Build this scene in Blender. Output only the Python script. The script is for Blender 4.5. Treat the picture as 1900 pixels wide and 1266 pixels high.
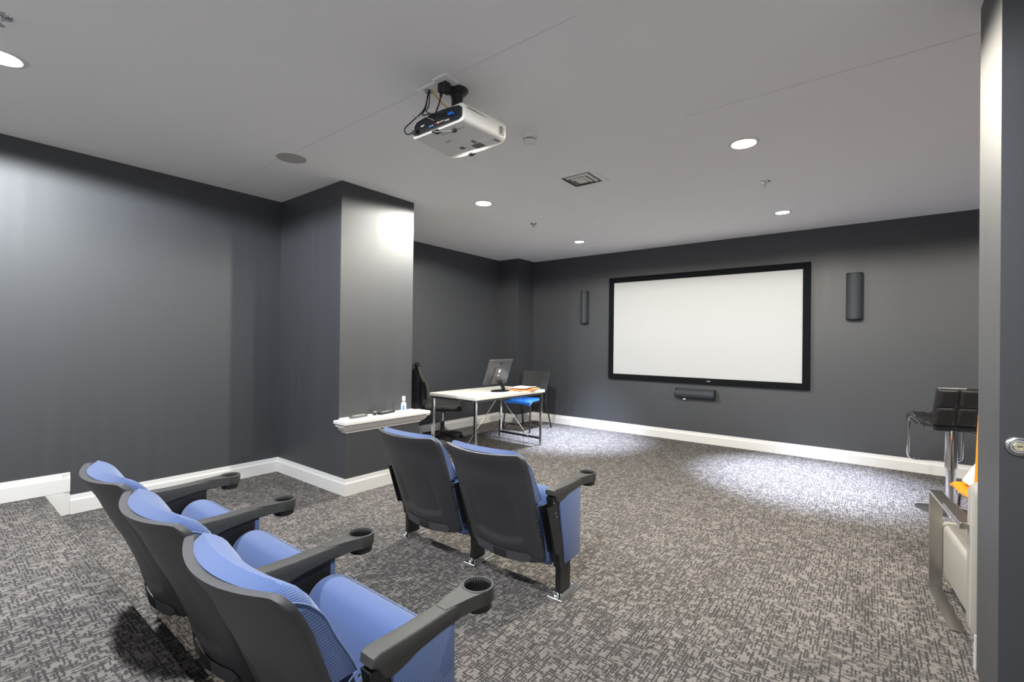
import bpy, bmesh, math, random
from mathutils import Vector, Matrix
random.seed(7)
PI = math.pi
S = bpy.context.scene
COL = S.collection
for o in list(bpy.data.objects):
    bpy.data.objects.remove(o)

# ------------------------------------------------------------------ camera
IMG_W = 1900.0
F_PX, YAW, PITCH, ROLL, CAM_H = 859.4, math.radians(37.868), math.radians(0.2727), math.radians(0.6759), 1.3088
cam_d = bpy.data.cameras.new('camera')
cam_d.sensor_width = 36.0
cam_d.lens = F_PX / IMG_W * 36.0
cam_d.clip_start = 0.02
cam = bpy.data.objects.new('camera', cam_d)
COL.objects.link(cam)
fw = Vector((-math.sin(YAW) * math.cos(PITCH), math.cos(YAW) * math.cos(PITCH), math.sin(PITCH)))
rt = Vector((math.cos(YAW), math.sin(YAW), 0))
up = rt.cross(fw)
r2 = rt * math.cos(ROLL) + up * math.sin(ROLL)
u2 = -rt * math.sin(ROLL) + up * math.cos(ROLL)
m = Matrix((r2, u2, -fw)).transposed().to_4x4()
m.translation = Vector((0, 0, CAM_H))
cam.matrix_world = m
S.camera = cam

# ------------------------------------------------------------------ world + exposure
W = bpy.data.worlds.new('world')
S.world = W
W.use_nodes = True
bg = W.node_tree.nodes['Background']
bg.inputs[0].default_value = (0.97, 0.98, 1.0, 1)
bg.inputs[1].default_value = 0.6
S.view_settings.view_transform = 'Standard'
S.view_settings.look = 'None'
S.view_settings.gamma = 1.0
S.view_settings.exposure = 0.40
S.view_settings.use_curve_mapping = False

# ceiling lamps: x, y, watts, cone (deg), blend, colour, kind
COLD, WARM, NEUT, COOL = (0.70, 0.79, 1.0), (1.0, 0.93, 0.80), (1.0, 0.97, 0.87), (0.93, 0.97, 1.0)
LAMPS = [
    (-3.148, 5.513, 1500, 52, 1.0, COLD, 'small', (-3.30, 5.62)),
    (-0.742, 5.497, 1800, 52, 1.0, COLD, 'small', (-0.50, 5.40)),
    (-3.062, 3.450, 270, 173, 0.14, NEUT, 'large', None),
    (-0.704, 3.471, 260, 173, 0.14, WARM, 'large', None),
    (-3.42, 0.24, 270, 173, 0.14, COOL, 'large', None),
    (-0.72, 0.24, 220, 173, 0.14, COOL, 'large', None),
    (1.65, 5.50, 1300, 52, 1.0, COLD, 'small', (1.65, 5.50)),
    (1.65, 3.47, 170, 173, 0.14, WARM, 'large', None),
]

# ------------------------------------------------------------------ materials
def mat(name, col, rough=0.5, metal=0.0, var=0.0, vscale=40.0, bump=0.0, bscale=400.0, stretch=None, coat=0.0, spec=0.5, emit=None, trans=0.0):
    M = bpy.data.materials.new(name)
    M.use_nodes = True
    nt = M.node_tree
    b = nt.nodes['Principled BSDF']
    b.inputs['Base Color'].default_value = (*col, 1)
    b.inputs['Roughness'].default_value = rough
    b.inputs['Metallic'].default_value = metal
    b.inputs['Specular IOR Level'].default_value = spec
    b.inputs['Coat Weight'].default_value = coat
    b.inputs['Transmission Weight'].default_value = trans
    if emit:
        b.inputs['Emission Color'].default_value = (*emit[0], 1)
        b.inputs['Emission Strength'].default_value = emit[1]
    tc = nt.nodes.new('ShaderNodeTexCoord')
    mp = nt.nodes.new('ShaderNodeMapping')
    nt.links.new(tc.outputs['Object'], mp.inputs['Vector'])
    if stretch:
        mp.inputs['Scale'].default_value = stretch
    n = nt.nodes.new('ShaderNodeTexNoise')
    n.inputs['Scale'].default_value = vscale
    n.inputs['Detail'].default_value = 3
    nt.links.new(mp.outputs[0], n.inputs['Vector'])
    mx = nt.nodes.new('ShaderNodeMix')
    mx.data_type = 'RGBA'
    mx.inputs[6].default_value = (*[c * (1 - var) for c in col], 1)
    mx.inputs[7].default_value = (*[min(1, c * (1 + var)) for c in col], 1)
    nt.links.new(n.outputs['Fac'], mx.inputs[0])
    nt.links.new(mx.outputs[2], b.inputs['Base Color'])
    if bump > 0:
        n2 = nt.nodes.new('ShaderNodeTexNoise')
        n2.inputs['Scale'].default_value = bscale
        n2.inputs['Detail'].default_value = 2
        nt.links.new(tc.outputs['Object'], n2.inputs['Vector'])
        bp = nt.nodes.new('ShaderNodeBump')
        bp.inputs['Strength'].default_value = bump
        bp.inputs['Distance'].default_value = 0.002
        nt.links.new(n2.outputs['Fac'], bp.inputs['Height'])
        nt.links.new(bp.outputs[0], b.inputs['Normal'])
    return M

def mat_weave(name, ca, cb, pitch=0.0042, rough=0.85):
    """two-tone woven upholstery"""
    M = bpy.data.materials.new(name)
    M.use_nodes = True
    nt = M.node_tree
    N, L = nt.nodes, nt.links
    b = N['Principled BSDF']
    b.inputs['Roughness'].default_value = rough
    b.inputs['Sheen Weight'].default_value = 0.25
    tc = N.new('ShaderNodeTexCoord')
    sx = N.new('ShaderNodeSeparateXYZ')
    L.new(tc.outputs['Object'], sx.inputs[0])
    def sine(sock, p):
        a = N.new('ShaderNodeMath'); a.operation = 'MULTIPLY'; a.inputs[1].default_value = 2 * PI / p
        L.new(sock, a.inputs[0])
        s = N.new('ShaderNodeMath'); s.operation = 'SINE'
        L.new(a.outputs[0], s.inputs[0])
        return s.outputs[0]
    yz = N.new('ShaderNodeMath'); yz.operation = 'ADD'
    L.new(sx.outputs[1], yz.inputs[0]); L.new(sx.outputs[2], yz.inputs[1])
    xy = N.new('ShaderNodeMath'); xy.operation = 'MULTIPLY_ADD'; xy.inputs[1].default_value = 1.0
    L.new(sx.outputs[1], xy.inputs[0]); L.new(sx.outputs[0], xy.inputs[2])
    a, c = sine(xy.outputs[0], pitch), sine(yz.outputs[0], pitch * 1.15)
    pr = N.new('ShaderNodeMath'); pr.operation = 'MULTIPLY'
    L.new(a, pr.inputs[0]); L.new(c, pr.inputs[1])
    ma = N.new('ShaderNodeMath'); ma.operation = 'MULTIPLY_ADD'; ma.inputs[1].default_value = 0.55; ma.inputs[2].default_value = 0.5
    ma.use_clamp = True
    L.new(pr.outputs[0], ma.inputs[0])
    mx = N.new('ShaderNodeMix'); mx.data_type = 'RGBA'
    mx.inputs[6].default_value = (*ca, 1); mx.inputs[7].default_value = (*cb, 1)
    L.new(ma.outputs[0], mx.inputs[0])
    L.new(mx.outputs[2], b.inputs['Base Color'])
    bp = N.new('ShaderNodeBump'); bp.inputs['Strength'].default_value = 0.35; bp.inputs['Distance'].default_value = 0.001
    L.new(ma.outputs[0], bp.inputs['Height']); L.new(bp.outputs[0], b.inputs['Normal'])
    return M

def mat_wall(name, col, rough=0.42):
    """satin charcoal paint with faint vertical roller streaks"""
    M = bpy.data.materials.new(name)
    M.use_nodes = True
    nt = M.node_tree
    N, L = nt.nodes, nt.links
    b = N['Principled BSDF']
    tc = N.new('ShaderNodeTexCoord')
    mp = N.new('ShaderNodeMapping'); mp.inputs['Scale'].default_value = (9, 9, 0.35)
    L.new(tc.outputs['Object'], mp.inputs['Vector'])
    n = N.new('ShaderNodeTexNoise'); n.inputs['Scale'].default_value = 1.6; n.inputs['Detail'].default_value = 4
    L.new(mp.outputs[0], n.inputs['Vector'])
    mx = N.new('ShaderNodeMix'); mx.data_type = 'RGBA'
    mx.inputs[6].default_value = (*[c * 0.86 for c in col], 1); mx.inputs[7].default_value = (*[c * 1.14 for c in col], 1)
    L.new(n.outputs['Fac'], mx.inputs[0]); L.new(mx.outputs[2], b.inputs['Base Color'])
    mr = N.new('ShaderNodeMapRange'); mr.inputs['To Min'].default_value = rough - 0.07; mr.inputs['To Max'].default_value = rough + 0.07
    L.new(n.outputs['Fac'], mr.inputs['Value']); L.new(mr.outputs[0], b.inputs['Roughness'])
    n2 = N.new('ShaderNodeTexNoise'); n2.inputs['Scale'].default_value = 260; n2.inputs['Detail'].default_value = 2
    L.new(tc.outputs['Object'], n2.inputs['Vector'])
    bp = N.new('ShaderNodeBump'); bp.inputs['Strength'].default_value = 0.12; bp.inputs['Distance'].default_value = 0.002
    L.new(n2.outputs['Fac'], bp.inputs['Height']); L.new(bp.outputs[0], b.inputs['Normal'])
    b.inputs['Specular IOR Level'].default_value = 0.85
    return M

def mat_carpet(name):
    """two-tone carpet: light woven blocks broken by short dark strokes in both directions"""
    M = bpy.data.materials.new(name)
    M.use_nodes = True
    nt = M.node_tree
    N, L = nt.nodes, nt.links
    b = N['Principled BSDF']
    b.inputs['Roughness'].default_value = 0.95
    b.inputs['Specular IOR Level'].default_value = 0.15
    tc = N.new('ShaderNodeTexCoord')
    def noise(sc, scale, detail=1.5, off=0.0):
        mp = N.new('ShaderNodeMapping'); mp.inputs['Scale'].default_value = sc; mp.inputs['Location'].default_value = (off, off * 0.7, 0)
        L.new(tc.outputs['Object'], mp.inputs['Vector'])
        n = N.new('ShaderNodeTexNoise'); n.inputs['Scale'].default_value = scale; n.inputs['Detail'].default_value = detail
        n.inputs['Roughness'].default_value = 0.55
        L.new(mp.outputs[0], n.inputs['Vector'])
        return n.outputs['Fac']
    def mth(op, a, bb, clamp=False):
        x = N.new('ShaderNodeMath'); x.operation = op; x.use_clamp = clamp
        for i, v in enumerate((a, bb)):
            if isinstance(v, (int, float)): x.inputs[i].default_value = v
            else: L.new(v, x.inputs[i])
        return x.outputs[0]
    def step(v, lo, hi):
        x = N.new('ShaderNodeMapRange'); x.interpolation_type = 'SMOOTHSTEP'
        x.inputs['From Min'].default_value = lo; x.inputs['From Max'].default_value = hi
        L.new(v, x.inputs['Value']); return x.outputs[0]
    # wobble the coordinates a little so the woven dashes keep soft, uneven ends
    nz = N.new('ShaderNodeTexNoise'); nz.inputs['Scale'].default_value = 70; nz.inputs['Detail'].default_value = 2
    L.new(tc.outputs['Object'], nz.inputs['Vector'])
    sub = N.new('ShaderNodeVectorMath'); sub.operation = 'SUBTRACT'; sub.inputs[1].default_value = (0.5, 0.5, 0.5)
    L.new(nz.outputs['Color'], sub.inputs[0])
    scl = N.new('ShaderNodeVectorMath'); scl.operation = 'SCALE'; scl.inputs['Scale'].default_value = 0.014
    L.new(sub.outputs[0], scl.inputs[0])
    add = N.new('ShaderNodeVectorMath'); add.operation = 'ADD'
    L.new(tc.outputs['Object'], add.inputs[0]); L.new(scl.outputs[0], add.inputs[1])
    sp = N.new('ShaderNodeSeparateXYZ'); L.new(add.outputs[0], sp.inputs[0])
    def dashes(a, b, la, lb, thick, prob):
        """dashes of length la along a in rows lb apart, each present with probability prob"""
        row = mth('DIVIDE', b, lb); ri = mth('FLOOR', row, 0)
        sh = mth('FRACT', mth('MULTIPLY', ri, 0.6180), 0)
        cl = mth('ADD', mth('DIVIDE', a, la), mth('MULTIPLY', sh, 3.7)); ci = mth('FLOOR', cl, 0)
        cb = N.new('ShaderNodeCombineXYZ'); L.new(ci, cb.inputs[0]); L.new(ri, cb.inputs[1])
        wn = N.new('ShaderNodeTexWhiteNoise'); wn.noise_dimensions = '3D'; L.new(cb.outputs[0], wn.inputs['Vector'])
        on = mth('LESS_THAN', wn.outputs['Value'], prob)
        f = mth('ABSOLUTE', mth('SUBTRACT', mth('FRACT', row, 0), 0.5), 0)
        return mth('MULTIPLY', on, step(f, thick, thick - 0.16))
    X_, Y_ = sp.outputs[0], sp.outputs[1]
    hx = mth('MAXIMUM', dashes(Y_, X_, 0.034, 0.0125, 0.36, 0.44), dashes(Y_, X_, 0.021, 0.020, 0.24, 0.30))
    hy = mth('MAXIMUM', dashes(X_, Y_, 0.030, 0.013, 0.34, 0.42), dashes(X_, Y_, 0.018, 0.022, 0.20, 0.28))
    strokes = mth('MAXIMUM', hx, hy)
    blot = step(noise((9, 9, 1), 1.0, 2.0, 9.0), 0.50, 0.70)    # slow wear, some darker patches
    fine = noise((420, 420, 1), 1.0, 1.0, 5.0)                  # pile
    dark = mth('MAXIMUM', mth('MULTIPLY', strokes, 0.9), mth('MULTIPLY', blot, 0.35))
    dark = mth('ADD', dark, mth('MULTIPLY', mth('SUBTRACT', fine, 0.5), 0.9), True)
    mx = N.new('ShaderNodeMix'); mx.data_type = 'RGBA'
    mx.inputs[6].default_value = (0.215, 0.197, 0.185, 1); mx.inputs[7].default_value = (0.044, 0.042, 0.043, 1)
    L.new(dark, mx.inputs[0]); L.new(mx.outputs[2], b.inputs['Base Color'])
    bp = N.new('ShaderNodeBump'); bp.inputs['Strength'].default_value = 0.5; bp.inputs['Distance'].default_value = 0.003
    inv = mth('SUBTRACT', 1.0, dark)
    L.new(inv, bp.inputs['Height']); L.new(bp.outputs[0], b.inputs['Normal'])
    return M

M = {}
M['wall'] = mat_wall('charcoal_paint', (0.040, 0.043, 0.050), 0.55)
M['ceil'] = mat('ceiling_paint', (0.88, 0.87, 0.855), 0.9, var=0.015, vscale=3)
M['trim'] = mat('white_trim', (0.76, 0.75, 0.73), 0.45, var=0.02)
M['carpet'] = mat_carpet('carpet_weave')
M['blue'] = mat_weave('blue_upholstery', (0.012, 0.026, 0.090), (0.115, 0.19, 0.43), 0.0068)
M['piping'] = mat('pale_piping', (0.15, 0.21, 0.38), 0.7)
M['shell'] = mat('charcoal_plastic', (0.050, 0.050, 0.055), 0.47, var=0.12, vscale=60, bump=0.35, bscale=900)
M['shell2'] = mat('grey_plastic', (0.13, 0.13, 0.14), 0.5, var=0.1, bump=0.3, bscale=900)
M['arm'] = mat('armrest_plastic', (0.052, 0.052, 0.050), 0.5, var=0.1, vscale=80, bump=0.35, bscale=800)
M['black'] = mat('black_metal', (0.012, 0.012, 0.013), 0.45, var=0.1)
M['blackpl'] = mat('black_plastic', (0.018, 0.018, 0.020), 0.4, var=0.1)
M['mesh'] = mat('black_mesh_fabric', (0.045, 0.046, 0.044), 0.8, var=0.2, vscale=300, bump=0.3, bscale=600)
M['chrome'] = mat('chrome', (0.72, 0.72, 0.74), 0.10, 1.0)
M['zinc'] = mat('zinc_plate', (0.55, 0.56, 0.57), 0.28, 1.0, var=0.15, vscale=90)
M['steel'] = mat('brushed_steel', (0.50, 0.48, 0.45), 0.30, 1.0, var=0.12, vscale=30, stretch=(1, 1, 14))
M['screen'] = mat('screen_cloth', (0.53, 0.54, 0.55), 0.9, var=0.01)
M['velvet'] = mat('black_velvet', (0.005, 0.006, 0.008), 0.85, var=0.2, spec=0.15)
M['spk'] = mat('speaker_grille', (0.034, 0.041, 0.050), 0.65, var=0.15, vscale=500, bump=0.3, bscale=900)
M['laminate'] = mat('white_laminate', (0.80, 0.78, 0.73), 0.35, var=0.05, vscale=4, stretch=(14, 1, 1))
M['paper'] = mat('white_paper', (0.86, 0.87, 0.88), 0.8)
M['orange'] = mat('orange_leatherette', (0.85, 0.30, 0.012), 0.4, var=0.06, bump=0.2)
M['folder'] = mat('orange_folder', (0.72, 0.25, 0.06), 0.6, var=0.25, vscale=30)
M['seatblue'] = mat('bright_blue_seat', (0.018, 0.13, 0.50), 0.45, var=0.05)
M['leather'] = mat('beige_leather', (0.33, 0.315, 0.285), 0.42, var=0.05, vscale=12, bump=0.25, bscale=220)
M['stitch'] = mat('pale_stitching', (0.74, 0.72, 0.68), 0.7)
M['blackleather'] = mat('black_leatherette', (0.016, 0.016, 0.017), 0.32, var=0.1, bump=0.2)
M['projw'] = mat('projector_white', (0.78, 0.76, 0.71), 0.45, var=0.02)
M['projd'] = mat('projector_dark', (0.030, 0.036, 0.048), 0.5)
M['plugblue'] = mat('blue_plug', (0.01, 0.16, 0.62), 0.4)
M['yellow'] = mat('yellow_cable', (0.62, 0.36, 0.03), 0.5)
M['red'] = mat('red_jack', (0.6, 0.05, 0.03), 0.5)
M['grey'] = mat('grey_plastic_light', (0.42, 0.41, 0.39), 0.5)
M['dgrey'] = mat('dark_grey_plastic', (0.10, 0.105, 0.11), 0.4)
M['monitor'] = mat('monitor_back', (0.07, 0.075, 0.085), 0.30, var=0.1)
M['glass_dark'] = mat('dark_glass', (0.01, 0.01, 0.012), 0.08)
M['bottle'] = mat('white_bottle', (0.80, 0.82, 0.84), 0.3)
M['label_blue'] = mat('blue_print', (0.06, 0.26, 0.55), 0.5)
M['crack'] = mat('ceiling_seam', (0.60, 0.59, 0.575), 0.9)
M['brass'] = mat('pale_brass', (0.72, 0.66, 0.46), 0.25, 1.0)

# ------------------------------------------------------------------ mesh helpers
def BM(): return bmesh.new()

def obj(name, bm, material, parent=None, smooth=False, loc=None, angle=35):
    bmesh.ops.recalc_face_normals(bm, faces=bm.faces[:])
    me = bpy.data.meshes.new(name)
    bm.to_mesh(me); bm.free()
    me.materials.append(M[material] if isinstance(material, str) else material)
    if smooth:
        me.shade_smooth()
        try: me.set_sharp_from_angle(angle=math.radians(angle))
        except Exception: pass
    o = bpy.data.objects.new(name, me)
    COL.objects.link(o)
    if parent is not None: o.parent = parent
    if loc: o.location = loc
    return o

def empty(name, loc=(0, 0, 0), rz=0.0):
    o = bpy.data.objects.new(name, None)
    o.empty_display_size = 0.1
    COL.objects.link(o)
    o.location = loc; o.rotation_euler = (0, 0, rz)
    return o

def tag(o, label, cat, group=None):
    o['label'] = label; o['category'] = cat
    if group: o['group'] = group
    return o

def struct(o, label=None):
    o['kind'] = 'structure'
    if label: o['label'] = label
    return o

def copy_tree(o, parent=None):
    c = o.copy(); COL.objects.link(c); c.parent = parent
    for ch in list(o.children): copy_tree(ch, c)
    return c

def box(bm, lo, hi, bevel=0.0, seg=2, mtx=None):
    r = bmesh.ops.create_cube(bm, size=1.0)
    vs = r['verts']
    lo, hi = Vector(lo), Vector(hi)
    for v in vs:
        v.co = Vector(((lo[i] + hi[i]) / 2 + v.co[i] * (hi[i] - lo[i]) for i in range(3)))
    if bevel > 0:
        es = list({e for v in vs for e in v.link_edges})
        rb = bmesh.ops.bevel(bm, geom=es, offset=bevel, segments=seg, profile=0.5, affect='EDGES')
        vs = list({v for f in rb['faces'] for v in f.verts} | {v for v in vs if v.is_valid})
    if mtx is not None:
        for v in vs: v.co = mtx @ v.co
    return vs

def prism(bm, poly, axis, a, b, bevel=0.0, seg=2, mtx=None):
    """extrude a 2-D polygon along an axis; poly holds the two other coordinates in order"""
    def P(p, t):
        if axis == 'x': return Vector((t, p[0], p[1]))
        if axis == 'y': return Vector((p[0], t, p[1]))
        return Vector((p[0], p[1], t))
    A = [bm.verts.new(P(p, a)) for p in poly]
    B = [bm.verts.new(P(p, b)) for p in poly]
    n = len(poly)
    fs = [bm.faces.new(A), bm.faces.new(B[::-1])]
    for i in range(n):
        fs.append(bm.faces.new((A[i], B[i], B[(i + 1) % n], A[(i + 1) % n])))
    vs = A + B
    if bevel > 0:
        es = list({e for f in fs[:2] for e in f.edges})
        bmesh.ops.recalc_face_normals(bm, faces=fs)
        rb = bmesh.ops.bevel(bm, geom=es, offset=bevel, segments=seg, profile=0.5, affect='EDGES')
        vs = list({v for f in rb['faces'] for v in f.verts} | {v for v in vs if v.is_valid})
    if mtx is not None:
        for v in vs: v.co = mtx @ v.co
    return vs

def tube(bm, pts, r, seg=10, cap=True, closed=False):
    pts = [Vector(p) for p in pts]
    n = len(pts)
    rr = r if isinstance(r, (list, tuple)) else [r] * n
    ref = None; rings = []
    for i, p in enumerate(pts):
        if closed: t = pts[(i + 1) % n] - pts[i - 1]
        else: t = pts[min(i + 1, n - 1)] - pts[max(i - 1, 0)]
        t.normalize()
        if ref is None:
            ref = Vector((0, 0, 1)) if abs(t.z) < 0.9 else Vector((1, 0, 0))
        a = (ref - t * ref.dot(t)).normalized(); b = t.cross(a); ref = a
        rings.append([bm.verts.new(p + (a * math.cos(2 * PI * k / seg) + b * math.sin(2 * PI * k / seg)) * rr[i]) for k in range(seg)])
    for i in range(n if closed else n - 1):
        A, B = rings[i], rings[(i + 1) % n]
        for k in range(seg):
            bm.faces.new((A[k], A[(k + 1) % seg], B[(k + 1) % seg], B[k]))
    if cap and not closed:
        bm.faces.new(rings[0][::-1]); bm.faces.new(rings[-1])

def fillet(pts, r, n=5):
    """round the inner corners of a polyline"""
    pts = [Vector(p) for p in pts]
    out = [pts[0]]
    for i in range(1, len(pts) - 1):
        p, a, b = pts[i], (pts[i - 1] - pts[i]), (pts[i + 1] - pts[i])
        d = min(r, a.length * 0.49, b.length * 0.49)
        A, B = p + a.normalized() * d, p + b.normalized() * d
        for k in range(n + 1):
            t = k / n
            out.append(A * (1 - t) ** 2 + p * 2 * t * (1 - t) + B * t * t)
    out.append(pts[-1])
    return out

def lathe(bm, prof, c=(0, 0, 0), seg=32, mtx=None):
    c = Vector(c); rings = []
    for r, z in prof:
        if r < 1e-6: rings.append([bm.verts.new(Vector((0, 0, z)))])
        else: rings.append([bm.verts.new(Vector((r * math.cos(2 * PI * k / seg), r * math.sin(2 * PI * k / seg), z))) for k in range(seg)])
    for A, B in zip(rings, rings[1:]):
        for k in range(seg):
            k2 = (k + 1) % seg
            if len(A) == 1 and len(B) == 1: continue
            if len(A) == 1: bm.faces.new((A[0], B[k], B[k2]))
            elif len(B) == 1: bm.faces.new((A[k], A[k2], B[0]))
            else: bm.faces.new((A[k], A[k2], B[k2], B[k]))
    for R in rings:
        for v in R:
            v.co = (mtx @ v.co if mtx is not None else v.co) + c

def solid(bm, front, back, nu, nv):
    """closed body between two (nu x nv) point grids front[i][j], back[i][j]"""
    A = [[bm.verts.new(front(i, j)) for j in range(nv)] for i in range(nu)]
    B = [[bm.verts.new(back(i, j)) for j in range(nv)] for i in range(nu)]
    for i in range(nu - 1):
        for j in range(nv - 1):
            bm.faces.new((A[i][j], A[i + 1][j], A[i + 1][j + 1], A[i][j + 1]))
            bm.faces.new((B[i][j], B[i][j + 1], B[i + 1][j + 1], B[i + 1][j]))
    rim = [(i, 0) for i in range(nu)] + [(nu - 1, j) for j in range(1, nv)] + [(i, nv - 1) for i in range(nu - 2, -1, -1)] + [(0, j) for j in range(nv - 2, 0, -1)]
    for k in range(len(rim)):
        (a, b), (c, d) = rim[k], rim[(k + 1) % len(rim)]
        bm.faces.new((A[a][b], B[a][b], B[c][d], A[c][d]))

def rot(ax, ang, p=(0, 0, 0)):
    p = Vector(p)
    return Matrix.Translation(p) @ Matrix.Rotation(ang, 4, ax) @ Matrix.Translation(-p)

def sst(a, b, x):
    t = max(0.0, min(1.0, (x - a) / (b - a))); return t * t * (3 - 2 * t)

# ------------------------------------------------------------------ the room
H = 2.7
XL, YC, XCU, XC, YC2, XL2, YP, XP, YB = -4.7034, 2.2425, -3.6256, -3.511, 3.0391, -4.9872, 6.0468, -4.5785, 6.479
XR, YN = 2.6, -1.6            # right wall, near end of the built room
PH, PE = 0.172, 0.585         # platform height and edge
T = 0.15

def slab(name, lo, hi, material, bevel=0.0):
    bm = BM(); box(bm, lo, hi, bevel)
    return struct(obj(name, bm, material))

slab('floor', (XL2 - T, PE - 0.3, -0.1), (XR + T, YB + T, 0), 'carpet')
bm = BM(); prism(bm, [(YN, -0.1), (PE, -0.1), (PE, PH - 0.012), (PE - 0.004, PH - 0.004), (PE - 0.013, PH), (YN, PH)], 'x', XL - T, XR + T)
struct(obj('floor_platform', bm, 'carpet', smooth=True, angle=50))
ceiling = slab('ceiling', (XL2 - T, YN, H), (XR + T, YB + T, H + 0.1), 'ceil')
slab('wall_left', (XL - T, YN, 0), (XL, YC, H), 'wall')
slab('wall_left_far', (XL2 - T, YC2, 0), (XL2, YB + T, H), 'wall')
slab('wall_back', (XL2 - T, YB, 0), (XR + T, YB + T, H), 'wall')
slab('wall_right', (XR, 2.26, 0), (XR + T, YB, H), 'wall')
bm = BM(); box(bm, (XL - T - 0.2, YC, 0.56), (XCU, YC2, H)); box(bm, (XL - T - 0.2, YC, 0), (XC, YC2, 0.56))
struct(obj('wall_column', bm, 'wall'))
slab('wall_pilaster', (XL2, YP, 0), (XP, YB, H), 'wall')
PX, PY0, PY1 = 0.343, 2.26, 2.66
slab('wall_front_right', (PX, PY0, 0), (XR + T, PY1, H), 'wall')

# ceiling board seams
for (x0, x1, y) in ((-4.6, -1.0, 1.70), (-0.9, 2.5, 2.857)):
    bm = BM(); box(bm, (x0, y - 0.0015, H - 0.0012), (x1, y + 0.0015, H + 0.001))
    obj('seam', bm, 'crack', ceiling)

# baseboards: profile depth d, height z
BH, BT = 0.1396, 0.018
def base_profile(z0=0.0):
    return [(0, z0), (BT, z0), (BT, z0 + 0.098), (BT - 0.003, z0 + 0.104), (BT - 0.007, z0 + 0.112), (BT - 0.010, z0 + BH), (0, z0 + BH)]
def base_run(name, runs):
    """runs: (axis of the wall normal, wall coordinate, outward sign, from, to, z0, mitre at from, mitre at to); mitre +1 outer corner, -1 inner, 0 square"""
    bm = BM()
    for ax, w, s_, a, b, z0, ma, mb in runs:
        A, B = [], []
        for d_, z in base_profile(z0):
            p, q_ = a - ma * d_, b + mb * d_
            A.append(bm.verts.new((w + s_ * d_, p, z) if ax == 'x' else (p, w + s_ * d_, z)))
            B.append(bm.verts.new((w + s_ * d_, q_, z) if ax == 'x' else (q_, w + s_ * d_, z)))
        n_ = len(A)
        for k in range(n_): bm.faces.new((A[k], A[(k + 1) % n_], B[(k + 1) % n_], B[k]))
        if ma == 0: bm.faces.new(A[::-1])
        if mb == 0: bm.faces.new(B)
    return struct(obj(name, bm, 'trim'))
base_run('baseboard_left', [('x', XL, 1, PE - 0.012 + 0.14, YC, 0.0, 0, -1)])
# stepped piece where the platform meets the wall
bm = BM()
prism(bm, [(XL + d, z) for d, z in base_profile(PH)], 'y', YN, PE - 0.012 + BH)
box(bm, (XL, PE - 0.012, 0), (XL + 0.0165, PE - 0.012 + BH * 0.74, PH + 0.10))
prism(bm, [(XL, PE - 0.012 + BH * 0.7), (XL + 0.0165, PE - 0.012 + BH * 0.7), (XL + 0.008, PE - 0.012 + BH), (XL, PE - 0.012 + BH)], 'z', 0.0, PH + BH - 0.004)
struct(obj('baseboard_step', bm, 'trim'))
base_run('baseboard_column', [('y', YC, -1, XL, XC, 0, -1, 1), ('x', XC, 1, YC, YC2, 0, 1, 0)])
base_run('baseboard_left_far', [('x', XL2, 1, YC2, YP, 0, 0, -1)])
base_run('baseboard_pilaster', [('y', YP, -1, XL2, XP, 0, -1, 1), ('x', XP, 1, YP, YB, 0, 1, -1)])
base_run('baseboard_back', [('y', YB, -1, XP, XR, 0, -1, 0)])
base_run('baseboard_pier', [('y', PY1, 1, PX - 0.006, XR, 0, 0, 0)])

# ledge on the column
bm = BM()
prism(bm, [(XCU, YC), (-3.556, YC), (-3.556, 2.150), (-3.385, 2.150), (-3.385, 3.075), (-3.56, 3.075), (-3.56, YC2), (XCU, YC2)], 'z', 0.617, 0.645, 0.004)
ledge = struct(obj('trim_1', bm, 'trim'), 'white painted ledge shelf wrapping the column')
bm = BM()
cr = [(0, 0.530), (0.014, 0.530), (0.016, 0.541), (0.030, 0.547), (0.048, 0.566), (0.060, 0.590), (0.074, 0.593), (0.076, 0.609), (0.058, 0.610), (0.058, 0.617)]
rows = []
for d_, z in cr:
    rows.append([bm.verts.new(p) for p in ((-3.556, YC - d_, z), (XC + d_, YC - d_, z), (XC + d_, YC2 + d_, z), (-3.556, YC2 + d_, z))])
for A, B in zip(rows, rows[1:]):
    for k in range(3): bm.faces.new((A[k], A[k + 1], B[k + 1], B[k]))
bm.faces.new([r_[0] for r_ in rows]); bm.faces.new([r_[3] for r_ in rows])
obj('moulding', bm, 'trim', ledge)

# lock cylinder on the near face of the front right wall
lk = struct(empty('lock_cylinder', (0.388, PY0, 0.985)), 'round satin metal lock cylinder with key hole')
lk['category'] = 'lock'; del lk['kind']
R90 = Matrix.Rotation(PI / 2, 4, 'X')
bm = BM(); lathe(bm, [(0.0345, 0), (0.0345, 0.004), (0.031, 0.010), (0.025, 0.0125), (0.0225, 0.009), (0.0225, 0.004), (0, 0.004)], seg=40, mtx=R90)
obj('rose', bm, 'zinc', lk, True)
bm = BM(); lathe(bm, [(0.016, 0.004), (0.016, 0.016), (0.014, 0.0175), (0.007, 0.0175), (0.006, 0.012), (0, 0.012)], seg=32, mtx=R90)
obj('cylinder_face', bm, 'brass', lk, True)
bm = BM(); box(bm, (-0.005, -0.0135, -0.0015), (0.005, -0.0122, 0.0015))
obj('keyhole', bm, 'black', lk)

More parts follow.
